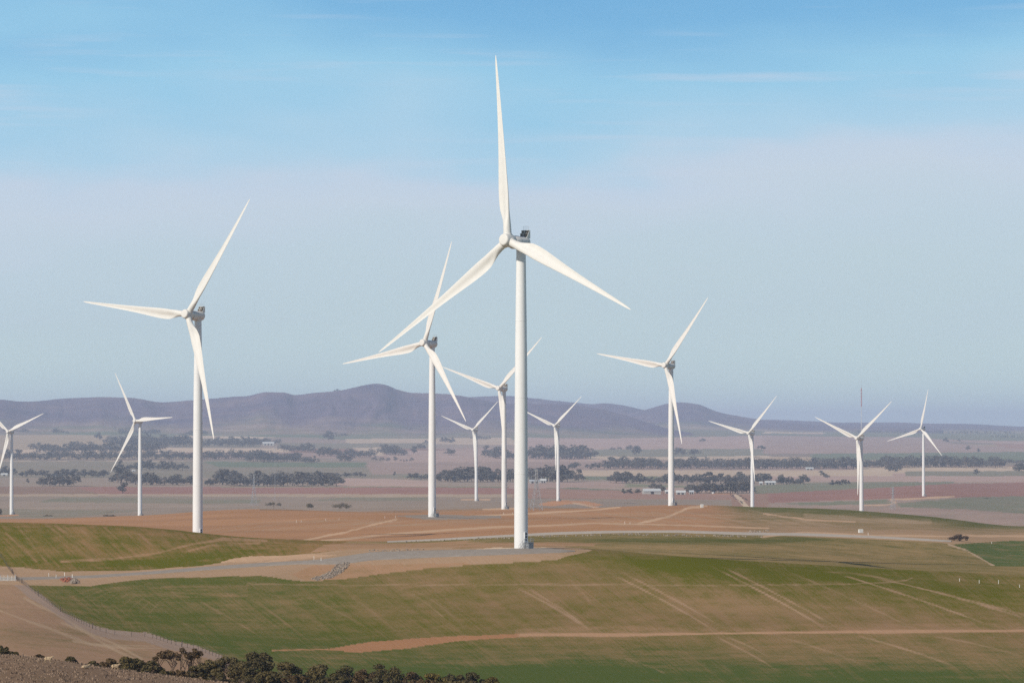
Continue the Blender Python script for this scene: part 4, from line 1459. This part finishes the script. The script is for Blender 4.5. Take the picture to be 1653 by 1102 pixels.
for (u0, u1, v0, v1, hp, n, lab, grp) in BELTS:
    for i in range(n):
        f = (i + rnd.uniform(.15, .85)) / n
        u, v = u0 + (u1 - u0) * f, v0 + (v1 - v0) * f
        put_gum(u, v + rnd.uniform(-.5, .3), hp * rnd.choice([.5, .62, .75, .85, .9, 1.0, 1.0, 1.15]), lab, grp, rnd.randrange(7), jitter=.012)
SINGLES = [
    (199, 796, 15, 4, 'dark round gum standing alone on the red soil edge beside the second tower'),
    (45, 779, 6, 6, 'small lone gum on the plain right of the leftmost tower'),
    (160, 710, 11, 0, 'lone round gum on the striped pale paddock far left'),
    (531, 711, 14, 2, 'tall lone gum on the green paddock below the summit'),
    (637, 767, 5, 6, 'tiny lone gum on the grey paddock left of the third tower'),
    (668, 732, 11, 2, 'lone round gum just left of the third tower, far off'),
    (1229, 727, 8, 5, 'dark flat gum on the pink paddock above the driveway turbine'),
    (1527, 714, 7, 0, 'lone round gum on the pink slope right of the rightmost turbine'),
    (1548, 712, 4, 6, 'tiny lone gum beyond the round one on the pink slope'),
    (1563, 727, 7, 3, 'leaning lone gum, lower left of two on the pink slope'),
    (1579, 729, 5, 6, 'small lone gum, lower right of two on the pink slope'),
    (1576, 766, 8, 2, 'lone gum on the pale paddock near the right edge'),
    (1121, 736, 10, 1, 'lone round gum right of the turbine on the brown crest'),
    (1134, 714, 6, 5, 'small lone gum on the pink paddock above the brown crest turbine'),
    (1027, 735, 14, 2, 'tall narrow gum left of the turbine on the brown crest'),
    (863, 695, 4, 0, 'tiny lone gum high on the green slope right of the nearest tower'),
    (510, 697, 8, 0, 'far lone gum on the green slope left of the summit'),
]
for (u, v, hp, k, lab) in SINGLES:
    put_gum(u, v, hp, lab, 'lone gums on the plain', k)

# the far belts and scattered trees that read as one mass
FAR = [(178, 300, 720, 718, 15, 34), (255, 420, 721, 721, 13, 42), (58, 255, 731, 731, 14, 60), (5, 420, 743, 742, 13, 110), (400, 450, 718, 718, 12, 14), (456, 507, 729, 730, 12, 16),
       (400, 490, 746, 746, 15, 28), (490, 514, 748, 748, 9, 7), (516, 552, 737, 737, 14, 10), (546, 568, 745, 745, 12, 6), (560, 570, 735, 735, 11, 3), (570, 604, 739, 739, 11, 10), (616, 654, 735, 735, 13, 13),
       (600, 665, 744, 746, 6, 12), (674, 687, 726, 726, 8, 4), (684, 692, 717, 717, 5, 3), (682, 692, 702, 702, 12, 4), (714, 733, 715, 715, 7, 7), (760, 790, 710, 710, 6, 9), (721, 735, 735, 735, 9, 4),
       (783, 792, 738, 738, 14, 4), (796, 808, 740, 740, 18, 5), (812, 832, 741, 741, 14, 6), (853, 956, 741, 741, 18, 42), (973, 1240, 757, 757, 15, 90), (1233, 1395, 757, 757, 15, 56), (1395, 1617, 755, 755, 15, 76),
       (1617, 1653, 749, 749, 7, 10), (1011, 1031, 727, 730, 7, 6), (986, 1004, 728, 728, 6, 4), (1089, 1105, 735, 735, 9, 6), (1012, 1030, 692.5, 692.5, 4, 6), (195, 260, 702, 702, 9, 14), (235, 260, 690, 690, 9, 8),
       (86, 109, 701, 701, 9, 6), (50, 76, 698, 698, 5, 5), (0, 40, 700, 700, 9, 8), (188, 203, 698, 698, 7, 4), (280, 287, 698, 698, 6, 2), (303, 333, 703, 703, 7, 8), (352, 366, 695, 695, 5, 4), (371, 406, 701, 701, 6, 9),
       (283, 352, 678, 677, 5, 20), (140, 180, 682, 682, 2.5, 12), (120, 170, 698, 698, 6, 5), (920, 942, 688, 688, 2.5, 7), (1380, 1640, 699, 701, 4, 60), (1240, 1340, 695, 696, 3.5, 24), (1600, 1653, 706, 708, 4, 12),
       (1300, 1420, 689, 690, 2.6, 30), (1420, 1653, 691, 692, 2.4, 40), (524, 535, 699, 699, 5, 2), (540, 556, 706, 706, 7, 5), (1150, 1240, 690, 691, 3, 16), (1300, 1330, 758, 758, 5, 5), (1346, 1360, 757, 757, 5, 3),
       (1190, 1210, 800, 812, 3, 8), (1178, 1200, 799, 816, 3, 9)]
SKYL = [(600 + 0, 0)]
Vs, Qs, Ms, off = [], [], [], 0
for (u0, u1, v0, v1, hp, n) in FAR:
    for i in range(n):
        f = (i + rnd.uniform(0, 1)) / n
        u, v = u0 + (u1 - u0) * f, v0 + (v1 - v0) * f + rnd.uniform(-.4, .2)
        g = spot(u, v, 4400)
        g = at(u, g.y * (1 + rnd.uniform(0, .02)))
        s = hp * rnd.choice([.6, .75, .9, 1.0, 1.1, 1.3]) * g.y / F / 10.0
        VV, QQ, mi, _ = PROTO[rnd.randrange(7)]
        sel = rng.random(len(QQ)) < .5
        sel |= mi == 1
        q = QQ[sel]
        a = rnd.uniform(0, 6.28)
        ca, sa = math.cos(a), math.sin(a)
        sx = s * rnd.uniform(1.1, 1.8)
        P_ = np.stack([(VV[:, 0] * ca - VV[:, 1] * sa) * sx + g.x, (VV[:, 0] * sa + VV[:, 1] * ca) * sx + g.y, VV[:, 2] * s + g.z], 1)
        # spread leaves a little larger where fewer are kept
        uq, inv = np.unique(q.ravel(), return_inverse=True)
        Vs.append(P_[uq]); Qs.append(inv.reshape(-1, 4) + off); Ms.append(mi[sel]); off += len(uq)
for (u, v, d, hp) in [(540, 632, 19400, 4), (545, 631.5, 19400, 5), (549, 631, 19400, 3), (367, 642, 19400, 2), (246, 648.5, 19400, 2), (869, 645, 24300, 3), (872, 645, 24300, 2), (1563, 686, 27400, 2.5), (1500, 685, 27400, 2), (1480, 684.5, 27400, 2)]:
    s = hp * d / F / 10.0
    VV, QQ, mi, _ = PROTO[rnd.randrange(7)]
    P_ = np.stack([VV[:, 0] * s * 1.3 + (u - CX) / F * d, VV[:, 1] * s * 1.3 + d, VV[:, 2] * s + float(slope_of(v + .8)) * d], 1)
    Vs.append(P_); Qs.append(QQ + off); Ms.append(mi); off += len(P_)
wood = bpy.data.objects.new('far_woodland', raw_mesh('far_woodland', np.concatenate(Vs), np.concatenate(Qs), [M_LEAF_FAR, M_BARK], np.concatenate(Ms)))
COL.objects.link(wood)
tag(wood, 'belts and scattered dots of grey green trees across the far plain', 'woodland', kind='stuff')

# ------------------------------------------------------------------ farm buildings
def building(u0, u1, v, hpx, label, roof=M_ROOFW, wall=M_WALL, depth=.6, name='farm_shed', openings=1, turn=0.0, dmin=4400, group='farm buildings on the plain', chimney=False):
    g = spot((u0 + u1) / 2, v, dmin)
    L = (u1 - u0) / F * g.y
    Htot = hpx / F * g.y
    Wd = max(min(L * depth, 18), 5)
    hw = Htot * .58
    root = empty(name, g, turn)
    tag(root, label, 'building', group)
    mb = MB()
    mb.box((0, 0, hw / 2 - .5), (L * .96, Wd * .94, hw + 1.0))
    for s in (-1, 1):   # gables
        x = s * L * .478
        vs = [(x - .06, -Wd * .47, hw), (x - .06, Wd * .47, hw), (x - .06, 0, Htot * .97), (x + .06, -Wd * .47, hw), (x + .06, Wd * .47, hw), (x + .06, 0, Htot * .97)]
        mb.add(vs, [(0, 2, 1), (3, 4, 5), (0, 1, 4, 3), (1, 2, 5, 4), (2, 0, 3, 5)])
    mb.build('wall', wall, root)
    rf = MB()
    for s in (-1, 1):
        a = Vector((0, s * Wd * .53, hw - .25)); b = Vector((0, 0, Htot))
        vs = []
        for t_ in (0, .18):
            for (x, p) in ((-L / 2, a), (L / 2, a), (L / 2, b), (-L / 2, b)):
                vs.append((x, p.y, p.z + t_))
        rf.add(vs, [(3, 2, 1, 0), (4, 5, 6, 7), (0, 1, 5, 4), (1, 2, 6, 5), (2, 3, 7, 6), (3, 0, 4, 7)])
    rf.box((0, 0, Htot + .17), (L, .5, .16))
    rfo = rf.build('roof', roof, root)
    for k in range(openings):
        x = (k - (openings - 1) / 2) * L * .8 / max(openings, 1)
        dr = MB()
        dr.box((x, -Wd * .475, hw * .4), (min(L * .5 / openings, 4.5), .12, hw * .8))
        dr.build('door', M_BLACK, root)
    if chimney:
        ch = MB(); ch.box((L * .2, Wd * .15, Htot), (.9, .9, 1.8)); ch.build('chimney', M_BRICK, rfo)
    return root


building(1037, 1066, 797, 8.5, 'long pale farm shed with gabled roof left of the brown crest turbine', openings=1, turn=R(8))
building(1073, 1081, 796, 5.5, 'small white shed beside the brown crest turbine tower', openings=1)
building(1091, 1107, 798, 6.5, 'open fronted pale farm shed right of the brown crest turbine tower', openings=2, turn=R(-6))
building(1112, 1120, 797, 6, 'small grey blue cottage before the tree belt right of the sheds', M_GREYROOF, chimney=True, name='farm_house', openings=2)
building(1182, 1191, 780, 5, 'white roofed shed among the belt trees above the driveway', openings=1, turn=R(20))
building(1225, 1231, 782, 5, 'small white farm building just right of the driveway turbine tower', openings=1)
building(1234, 1252, 782, 6, 'long white farm building right of the driveway turbine', openings=3)
building(1300, 1313, 758, 4, 'small white farmhouse at the far belt left of the mast turbine', name='farm_house', openings=2)
building(854, 872, 779.5, 5.5, 'grey shed just right of the nearest tower', M_GREYROOF, openings=2)
building(872, 882, 779, 6.5, 'white house beside the grey shed right of the nearest tower', name='farm_house', openings=2, chimney=True)
building(424, 443, 718.5, 5.5, 'far white homestead with a pale roof on the left plain', name='farm_house', openings=3)
building(74, 92, 769, 4, 'long low white shed behind the dense tree clump far left', openings=3)
building(2, 13, 768, 4.5, 'white farm roof beside the leftmost tower', openings=1)
building(213, 219, 761, 2.6, 'tiny white shed on the grey paddock left of the second tower', openings=1)
building(345, 358, 674.5, 2.6, 'far white homestead at the foot of the hills beside the tall left tower', name='farm_house', openings=2, dmin=15000)
building(238, 246, 697, 2.4, 'tiny far white shed among trees above the level blade', openings=1)


def tank(u, v, wpx, label):
    g = spot(u, v, 4400)
    r_ = wpx / 2 / F * g.y
    root = empty('water_tank', g)
    tag(root, label, 'water tank')
    mb = MB(); mb.lathe([(r_, -.5), (r_, r_ * 1.1), (r_ * 1.02, r_ * 1.12)], 24); mb.build('tank_wall', M_ROOFW, root, True, R(40))
    m2 = MB(); m2.lathe([(r_ * 1.05, r_ * 1.13), (r_ * .5, r_ * 1.35), (.05, r_ * 1.45)], 24); m2.build('tank_roof', M_ROOFW, root, True, R(40))


tank(1151, 796.5, 4.2, 'round pale water tank on the red soil between the tree belt and the driveway')


# ------------------------------------------------------------------ pylons and masts
def lattice_pylon(u, vbase, top, dmin, dmax, label, base_w=7.0):
    g = spot(u, vbase, dmin, dmax)
    h = (vbase - top) / F * g.y
    root = empty('transmission_pylon', g, R(20))
    tag(root, label, 'pylon', 'transmission pylons crossing the plain')
    mb = MB()
    def w(z): return np.interp(z / h, [0, .62, 1], [base_w / 2, .9, .55])
    zs = list(np.linspace(0, h * .62, 6)) + list(np.linspace(h * .68, h, 5))
    for i in range(len(zs) - 1):
        a, b = zs[i], zs[i + 1]
        wa, wb = w(a), w(b)
        for (sx, sy) in ((1, 1), (1, -1), (-1, -1), (-1, 1)):
            mb.bar((sx * wa, sy * wa, a - (1 if i == 0 else 0)), (sx * wb, sy * wb, b), .15, 4)
        cs = [(1, 1), (1, -1), (-1, -1), (-1, 1)]
        for j in range(4):
            p, q = cs[j], cs[(j + 1) % 4]
            mb.bar((p[0] * wa, p[1] * wa, a), (q[0] * wb, q[1] * wb, b), .08, 4)
            mb.bar((q[0] * wa, q[1] * wa, a), (p[0] * wb, p[1] * wb, b), .08, 4)
    mb.build('lattice_body', M_STEEL, root)
    for z in (.70, .82, .94):
        ar = MB()
        L = h * .13
        for s in (-1, 1):
            ar.bar((s * .5, 0, z * h), (s * L, 0, z * h + .2), .10, 4)
            ar.bar((s * .5, 0, z * h + 1.4), (s * L, 0, z * h + .2), .08, 4)
            ar.bar((s * L, 0, z * h), (s * L, 0, z * h - 1.5), .10, 4)
        ar.build('cross_arm', M_STEEL, root)


lattice_pylon(410, 815.5, 765, 3900, 5200, 'grey lattice pylon on the plain right of the tall left tower')
lattice_pylon(866, 823, 757, 2500, 3600, 'grey lattice pylon just right of the nearest tower')
lattice_pylon(1441, 822, 786, 4300, 5400, 'grey lattice pylon between the mast turbine and the rightmost turbine', 5.0)

g = spot(1390.5, 752, 6000)
Hm = (752 - 626) / F * g.y
root = empty('radio_mast', g)
tag(root, 'tall guyed radio mast with red top section on the far plain', 'radio mast')
for k, (a, b, m) in enumerate([(0, .44, M_POSTW), (.44, .76, M_POSTW), (.76, 1.0, M_RED)]):
    mb = MB()
    r_ = .8 if k < 2 else 1.15
    cs = [(r_ * math.cos(t), r_ * math.sin(t)) for t in (0.3, 2.4, 4.5)]
    n = 14
    for i in range(n):
        za, zb = Hm * (a + (b - a) * i / n), Hm * (a + (b - a) * (i + 1) / n)
        for j in range(3):
            p, q = cs[j], cs[(j + 1) % 3]
            mb.bar((*p, za), (*p, zb), .16 if k < 2 else .24, 4)
            mb.bar((*p, za), (*q, zb), .10 if k < 2 else .18, 4)
    mb.build('mast_section', m, root)
an = MB()
an.bar((0, 0, Hm), (0, 0, Hm * 1.10), .22, 5)
for z, L in ((.965, 9), (.93, 4), (.90, 7)):
    an.bar((-L * .8, 0, Hm * z), (L, 0, Hm * z), .13, 4)
an.build('antenna', M_STEEL, root)
gw = MB()
for t in (.3, 2.4, 4.5):
    for z in (.45, .78):
        gw.bar((0, 0, Hm * z), (60 * math.cos(t), 60 * math.sin(t), 0), .05, 3)
gw.build('guy_wire', M_STEEL, root)

g = spot(444, 809, 3900)
Hm = (809 - 716) / F * g.y
root = empty('wind_mast', g)
tag(root, 'thin grey wind measuring mast rising beside the long dark tree belt', 'mast')
mb = MB(); mb.bar((0, 0, 0), (0, 0, Hm), .16, 5); mb.build('pole', M_STEEL, root)
mb = MB()
for t in (.6, 2.7, 4.8):
    mb.bar((0, 0, Hm * .8), (25 * math.cos(t), 25 * math.sin(t), 0), .03, 3)
mb.build('guy_wire', M_STEEL, root)


# ------------------------------------------------------------------ kiosks, posts, fences
def kiosk(u, v, wpx, hpx, dmin, dmax, label):
    g = spot(u, v, dmin, dmax)
    w, h = wpx / F * g.y, hpx / F * g.y
    root = empty('electrical_kiosk', g, R(12))
    tag(root, label, 'kiosk', 'white kiosks beside the tracks')
    mb = MB(); mb.box((0, 0, h * .5), (w * .94, w * .62, h * .98)); mb.build('cabinet', M_POSTW, root)
    mb = MB()
    vs = [(-w / 2, -w * .36, h), (w / 2, -w * .36, h), (w / 2, w * .36, h), (-w / 2, w * .36, h), (-w * .42, -w * .28, h * 1.1), (w * .42, -w * .28, h * 1.1), (w * .42, w * .28, h * 1.1), (-w * .42, w * .28, h * 1.1)]
    mb.add(vs, [(3, 2, 1, 0), (4, 5, 6, 7), (0, 1, 5, 4), (1, 2, 6, 5), (2, 3, 7, 6), (3, 0, 4, 7)])
    mb.build('roof', M_POSTW, root)
    for s in (-1, 1):
        mb = MB(); mb.box((s * w * .22, -w * .315, h * .5), (w * .36, .03, h * .72)); mb.build('door', M_ROOFW, root)
    mb = MB(); mb.box((0, 0, -.1), (w * 1.15, w * .8, .35)); mb.build('plinth', M_CONC, root)


kiosk(1389, 859.5, 7.4, 5.2, 1380, 2200, 'white boxy kiosk beside the pale track on the right slope')
kiosk(1133, 818.6, 4.6, 4.6, 2200, 2540, 'white boxy kiosk on the crest right of the brown crest turbine')


def marker(u, vb, hpx, dmin, dmax, label, group):
    g = spot(u, vb, dmin, dmax)
    h = hpx / F * g.y
    root = empty('marker_post', g, rnd.uniform(0, 3))
    tag(root, label, 'post', group)
    mb = MB(); mb.box((0, 0, h / 2 - .1), (.13, .11, h + .2)); mb.build('post', M_POSTW, root)
    mb = MB(); mb.box((0, 0, h + .04), (.21, .17, .08)); mb.build('cap', M_POSTW, root)


for (u, v, hp, d0, d1, lab) in [
    (79.5, 931, 6.2, 1040, 1300, 'white marker post, far left one of the four around the road culvert'), (91.5, 933.5, 6.2, 1040, 1300, 'white marker post, near left one of the four around the road culvert'),
    (105, 930, 6.2, 1040, 1300, 'white marker post, far right one of the four around the road culvert'), (117.5, 933, 6.2, 1040, 1300, 'white marker post, near right one of the four, above the rubble heap'),
    (507, 903.5, 6, 1040, 1300, 'white marker post on the grassy verge where the road widens into the pad'), (518.5, 906, 6.2, 1040, 1300, 'white marker post on the gravel edge above the stone chute'),
    (479, 843, 3.6, 1700, 2700, 'leftmost white marker post of the stubble field, close to another'), (486.5, 843, 3.6, 1700, 2700, 'white marker post right beside the leftmost one on the stubble field'),
    (526, 840, 3.4, 1700, 2700, 'white broad marker post alone on the stubble field'), (547.5, 839, 3.0, 1700, 2700, 'white slim marker post right of the broad one on the stubble field'),
    (621.5, 836, 3.4, 1700, 2700, 'white marker post on the stubble left of the third tower'), (638.5, 835.5, 3.4, 1700, 2700, 'white marker post nearest the third tower on its left'),
    (813, 830, 3.4, 1900, 3000, 'yellowish marker post left of the nearest tower'), (827.5, 829.5, 3.2, 1900, 3000, 'yellowish marker post touching the left side of the nearest tower'),
    (1008.5, 845.5, 3.6, 1600, 2600, 'left one of a pair of cream marker posts by the stubble track'), (1017, 845.5, 3.2, 1600, 2600, 'right one of a pair of cream marker posts by the stubble track'),
    (1401, 863.5, 4, 1380, 1900, 'white marker post just right of the white kiosk'), (1548, 938, 4.5, 1040, 1260, 'pale marker post, first from the left in the right hand field row'),
    (1580, 941, 5, 1040, 1260, 'pale marker post, second from the left in the right hand field row'), (1611, 942, 6, 1040, 1260, 'tallest pale marker post in the right hand field row'),
    (1600, 877, 3, 1250, 1700, 'tiny white post on the edge of the bright green field at right'), (1645, 948, 4.5, 1040, 1260, 'pale marker post at the right edge of the picture'),
]:
    marker(u, v, hp, d0, d1, lab, 'marker posts along tracks and buried cable')


def fence(pts, dmin, dmax, spacing, label, hp=1.15, name='wire_fence', limit=100):
    W = []
    for (a, b) in zip(pts[:-1], pts[1:]):
        n = max(1, int(math.hypot(b[0] - a[0], b[1] - a[1]) / 3))
        for i in range(n):
            W.append(spot(a[0] + (b[0] - a[0]) * i / n, a[1] + (b[1] - a[1]) * i / n, dmin, dmax))
    W = np.array([[w.x, w.y] for w in W])
    k = np.ones(7) / 7
    if len(W) > 12:
        for c in range(2):
            W[3:-3, c] = np.convolve(W[:, c], k, 'valid')
    seg = np.hypot(*np.diff(W, axis=0).T)
    s = np.concatenate([[0], np.cumsum(seg)])
    n = min(limit, int(s[-1] / spacing))
    q = np.linspace(0, s[-1], n)
    xs, ys = np.interp(q, s, W[:, 0]), np.interp(q, s, W[:, 1])
    zs = ground_z(xs, ys)
    root = empty(name, (xs[0], ys[0], zs[0]))
    tag(root, label, 'fence')
    pb = MB(); pb.bar((0, 0, -.3), (0, 0, hp), .055, 6, .05)
    pm = pb.mesh('post', M_WOOD)
    sb = MB(); sb.bar((0, 0, -.3), (.1, 0, hp * 1.2), .12, 7, .10)
    sm_ = sb.mesh('strainer_post', M_WOOD)
    for i in range(n):
        o = bpy.data.objects.new('post', sm_ if i % 14 == 9 else pm)
        COL.objects.link(o); o.parent = root
        o.location = (xs[i] - xs[0], ys[i] - ys[0], zs[i] - zs[0])
        o.rotation_euler = (rnd.uniform(-.06, .06), rnd.uniform(-.06, .06), rnd.uniform(0, 3))
    wb = MB()
    for zz in (.35, .7, 1.05):
        for i in range(n - 1):
            wb.bar((xs[i] - xs[0], ys[i] - ys[0], zs[i] - zs[0] + zz), (xs[i + 1] - xs[0], ys[i + 1] - ys[0], zs[i + 1] - zs[0] + zz), .008, 3, cap=False)
    wb.build('wire', M_STEEL, root)
    return root


fence(FENCE[3:-1], 640, 1110, 4.2, 'post and wire fence running down between the grazing paddock and the green crop')
fence([(-30, 868), (0, 896), (14, 916), (25, 931)], 1110, 1420, 5.0, 'post and wire fence climbing the left hill from the gate')

# the double farm gate across the road on the left
ga, gb = spot(1, 937.5, 1040, 1290), spot(26, 937.5, 1040, 1290)
root = empty('farm_gate', ga)
tag(root, 'pale tubular steel double gate across the gravel road at the left edge', 'gate')
dv = (gb - ga); L = dv.xy.length; dn = Vector((dv.x / L, dv.y / L, 0))
for k in range(2):
    mb = MB()
    a, b = dn * (L * (.03 + .5 * k)), dn * (L * (.47 + .5 * k))
    zz = [.2, .45, .75, 1.1, 1.5]
    for z in zz:
        mb.bar(a + Vector((0, 0, z)), b + Vector((0, 0, z)), .035, 6)
    for f in (0, .5, 1):
        p = a.lerp(b, f)
        mb.bar(p + Vector((0, 0, .2)), p + Vector((0, 0, 1.5)), .035, 6)
    mb.build('gate_leaf', M_POSTW, root)
for f in (0, .5, 1):
    mb = MB(); p = dn * (L * f)
    mb.bar(p + Vector((0, 0, -.4)), p + Vector((0, 0, 1.9)), .09, 8)
    mb.build('gate_post', M_STEEL, root)


# ------------------------------------------------------------------ stones
def stones(name, poly, dmin, dmax, n, s0, s1, mat, label, seed, heap=0.0):
    r = np.random.default_rng(seed)
    p = np.array(poly, float)
    lo, hi = p.min(0), p.max(0)
    V, Q = [], []
    base = np.array([[-1, -1, -1], [1, -1, -1], [1, 1, -1], [-1, 1, -1], [-1, -1, 1], [1, -1, 1], [1, 1, 1], [-1, 1, 1]], float)
    qf = np.array([(0, 3, 2, 1), (4, 5, 6, 7), (0, 1, 5, 4), (1, 2, 6, 5), (2, 3, 7, 6), (3, 0, 4, 7)])
    got = 0
    while got < n:
        u, v = r.uniform(lo[0], hi[0]), r.uniform(lo[1], hi[1])
        if not inside(poly, np.array([u]), np.array([v]))[0]:
            continue
        g = spot(u, v, dmin, dmax)
        s = r.uniform(s0, s1)
        b = base * (1 + r.normal(size=(8, 3)) * .22) * s * np.array([r.uniform(.7, 1.4), r.uniform(.7, 1.2), r.uniform(.5, .95)])
        b[4:, :2] *= r.uniform(.5, .8)
        a = r.uniform(0, 6.28)
        ca, sa = math.cos(a), math.sin(a)
        b = np.stack([b[:, 0] * ca - b[:, 1] * sa, b[:, 0] * sa + b[:, 1] * ca, b[:, 2]], 1)
        mid = (lo + hi) / 2
        f = max(0, 1 - ((u - mid[0]) / (hi[0] - lo[0]) * 2) ** 2)
        V.append(b + np.array([g.x, g.y, g.z + s * .35 + heap * f * r.uniform(0, 1)]))
        Q.append(qf + got * 8)
        got += 1
    o = bpy.data.objects.new(name, raw_mesh(name, np.concatenate(V), np.concatenate(Q), mat))
    COL.objects.link(o)
    return tag(o, label, 'stones', kind='stuff')


stones('stone_chute', [(548, 908), (566, 908), (562, 915), (552, 924), (535, 933), (512, 937), (500, 934), (522, 928), (535, 920)], 1040, 1200, 620, .12, .30, M_STONE, 'pale quarried stones lining the drain below the gravel pad', 71)
stones('brick_rubble', [(98, 935), (108, 933.5), (119, 935), (116, 939), (104, 940)], 1040, 1150, 90, .12, .34, M_BRICK, 'heap of red brick rubble beside the road culvert', 72, .5)
stones('stone_rubble', [(112, 938), (120, 935), (129, 938), (127, 942), (115, 942)], 1040, 1150, 90, .12, .36, M_STONE, 'heap of grey stone rubble beside the red bricks', 73, .4)
stones('boulders', [(595, 888), (690, 885.5), (690, 887), (595, 891)], 1100, 1290, 60, .12, .3, M_STONE, 'loose stones along the back edge of the gravel pad', 74)
stones('track_stones', [(640, 874), (860, 865), (1000, 861), (1230, 865), (1230, 867), (1000, 863.5), (860, 867.5), (640, 876)], 1300, 1700, 260, .12, .34, M_STONE, 'line of stones along the near edge of the pale track', 75)
stones('field_stones', [(1205, 857), (1240, 856), (1240, 860), (1205, 861)], 1400, 1900, 40, .2, .4, M_STONE, 'small pile of grey stones behind the pale track', 76)

# ------------------------------------------------------------------ dry grass on the near slope
r = np.random.default_rng(9)
nt = 5500
uu = r.uniform(-120, 420, nt)
dd = r.uniform(448, 556, nt)
xx = (uu - CX) / F * dd
clump = fbm(xx / 3.0, dd / 6.0, 90, 3)
keep = r.random(nt) < smooth(.35, .65, clump) + .12
xx, dd = xx[keep], dd[keep]
nt = len(xx)
zz = ground_z(xx, dd)
V, Q = [], []
for j in range(3):
    a = r.uniform(0, 6.28, nt)
    w = r.uniform(.05, .12, nt)
    h = r.uniform(.08, .24, nt)
    lx, ly = r.normal(size=nt) * .10, r.normal(size=nt) * .10
    ox, oy = r.normal(size=nt) * .08, r.normal(size=nt) * .08
    c, s = np.cos(a) * w, np.sin(a) * w
    V.append(np.stack([np.stack([xx + ox - c, dd + oy - s, zz - .05], 1), np.stack([xx + ox + c, dd + oy + s, zz - .05], 1),
                       np.stack([xx + ox + c * .3 + lx, dd + oy + s * .3 + ly, zz + h], 1), np.stack([xx + ox - c * .3 + lx, dd + oy - s * .3 + ly, zz + h], 1)], 1).reshape(-1, 3))
V = np.concatenate(V)
M_DRY = simple_mat('dry_grass', (.275, .195, .138), (.215, .15, .103), .25, 1.0, 0, 3)
gr = bpy.data.objects.new('dry_grass', raw_mesh('dry_grass', V, np.arange(len(V)).reshape(-1, 4), M_DRY))
COL.objects.link(gr)
tag(gr, 'dry grey brown grass tufts on the near slope where the sheep stand', 'grass', kind='stuff')


# ------------------------------------------------------------------ sheep
def sheep(u, v, yaw, label, lying=False, seed=0):
    g = spot(u, v, 440, 575)
    root = empty('sheep', g, yaw)
    root.scale = (.85, .85, .85)
    tag(root, label, 'sheep', 'sheep on the near slope')
    dz = -.36 if lying else 0.0
    pts = [  # x forward, z up, radius
        ((0, 0, .72), .30, None), ((-.32, 0, .74), .29, 0), ((-.56, 0, .70), .19, 1), ((.30, 0, .72), .30, 0), ((.50, 0, .82), .20, 3), ((.66, 0, .98), .14, 4), ((.76, 0, 1.06), .125, 5), ((.92, 0, 1.00), .075, 6), ((1.0, 0, .96), .05, 7),
    ]
    legs = [(.36, .14), (.36, -.14), (-.42, .15), (-.42, -.15)]
    vs, es, rad = [], [], []
    for (p, rr, par) in pts:
        vs.append((p[0], p[1], p[2] + dz)); rad.append(rr)
        if par is not None:
            es.append((par, len(vs) - 1))
    vs.append((-.66, 0, .56 + dz)); rad.append(.05); es.append((2, len(vs) - 1))
    for sx, (lx, ly) in zip((0, 0, 1, 1), legs):
        if lying:
            chain = [((lx, ly * 1.6, .30), .10), ((lx + .18, ly * 1.9, .10), .06), ((lx + .34, ly * 1.8, .06), .045)]
        elif lx > 0:
            chain = [((lx, ly, .46), .10), ((lx + .01, ly, .26), .055), ((lx, ly, .08), .042), ((lx + .03, ly, .02), .05)]
        else:
            chain = [((lx + .02, ly, .50), .13), ((lx - .10, ly, .30), .062), ((lx - .06, ly, .08), .042), ((lx - .02, ly, .02), .05)]
        par = 3 if lx > 0 else 1
        for p, rr in chain:
            vs.append(p); rad.append(rr); es.append((par, len(vs) - 1)); par = len(vs) - 1
    for s in (-1, 1):
        vs.append((.74, s * .17, 1.07 + dz)); rad.append(.03); es.append((6, len(vs) - 1))
    me = bpy.data.meshes.new('body')
    me.from_pydata(vs, es, [])
    me.materials.append(M_WOOL)
    o = bpy.data.objects.new('body', me)
    COL.objects.link(o); o.parent = root
    sk = o.modifiers.new('Skin', 'SKIN')
    sk.use_smooth_shade = True
    if not me.skin_vertices:
        me.attributes  # skin layer is made by the modifier below
        bpy.context.view_layer.objects.active = o
        bpy.ops.mesh.customdata_skin_add()
    for i, sv in enumerate(me.skin_vertices[0].data):
        sv.radius = (rad[i], rad[i])
        sv.use_root = (i == 0)
    ss = o.modifiers.new('Subdivision', 'SUBSURF')
    ss.levels = ss.render_levels = 2
    return root


sheep(79, 1069.5, R(-8), 'cream woolled sheep standing side on beside the small russet bush, leftmost of the three')
sheep(139, 1079.5, R(35), 'sheep lying half hidden in the dry grass between two standing sheep', True)
sheep(187, 1081.5, R(5), 'cream woolled sheep standing in front of the dense bushes, rightmost of the three')

# ------------------------------------------------------------------ air
hz = MB()
hz.box((0, 30700, 60), (40000, 62600, 380))
mh = bpy.data.materials.new('haze')
mh.use_nodes = True
t = mh.node_tree
t.nodes.clear()
out = t.nodes.new('ShaderNodeOutputMaterial')
pv = t.nodes.new('ShaderNodeVolumePrincipled')
pv.inputs['Density'].default_value = HAZE_DENSITY
pv.inputs['Color'].default_value = (*HAZE_COLOR, 1)
pv.inputs['Anisotropy'].default_value = 0.0
pv.inputs['Density Attribute'].default_value = ''
pv.inputs['Color Attribute'].default_value = ''
pv.inputs['Temperature Attribute'].default_value = ''
t.links.new(pv.outputs[0], out.inputs['Volume'])
try:
    mh.cycles.homogeneous_volume = True
except Exception:
    pass
hzo = hz.build('haze', mh)
tag(hzo, 'thin blue haze lying over the whole plain', 'haze', kind='stuff')
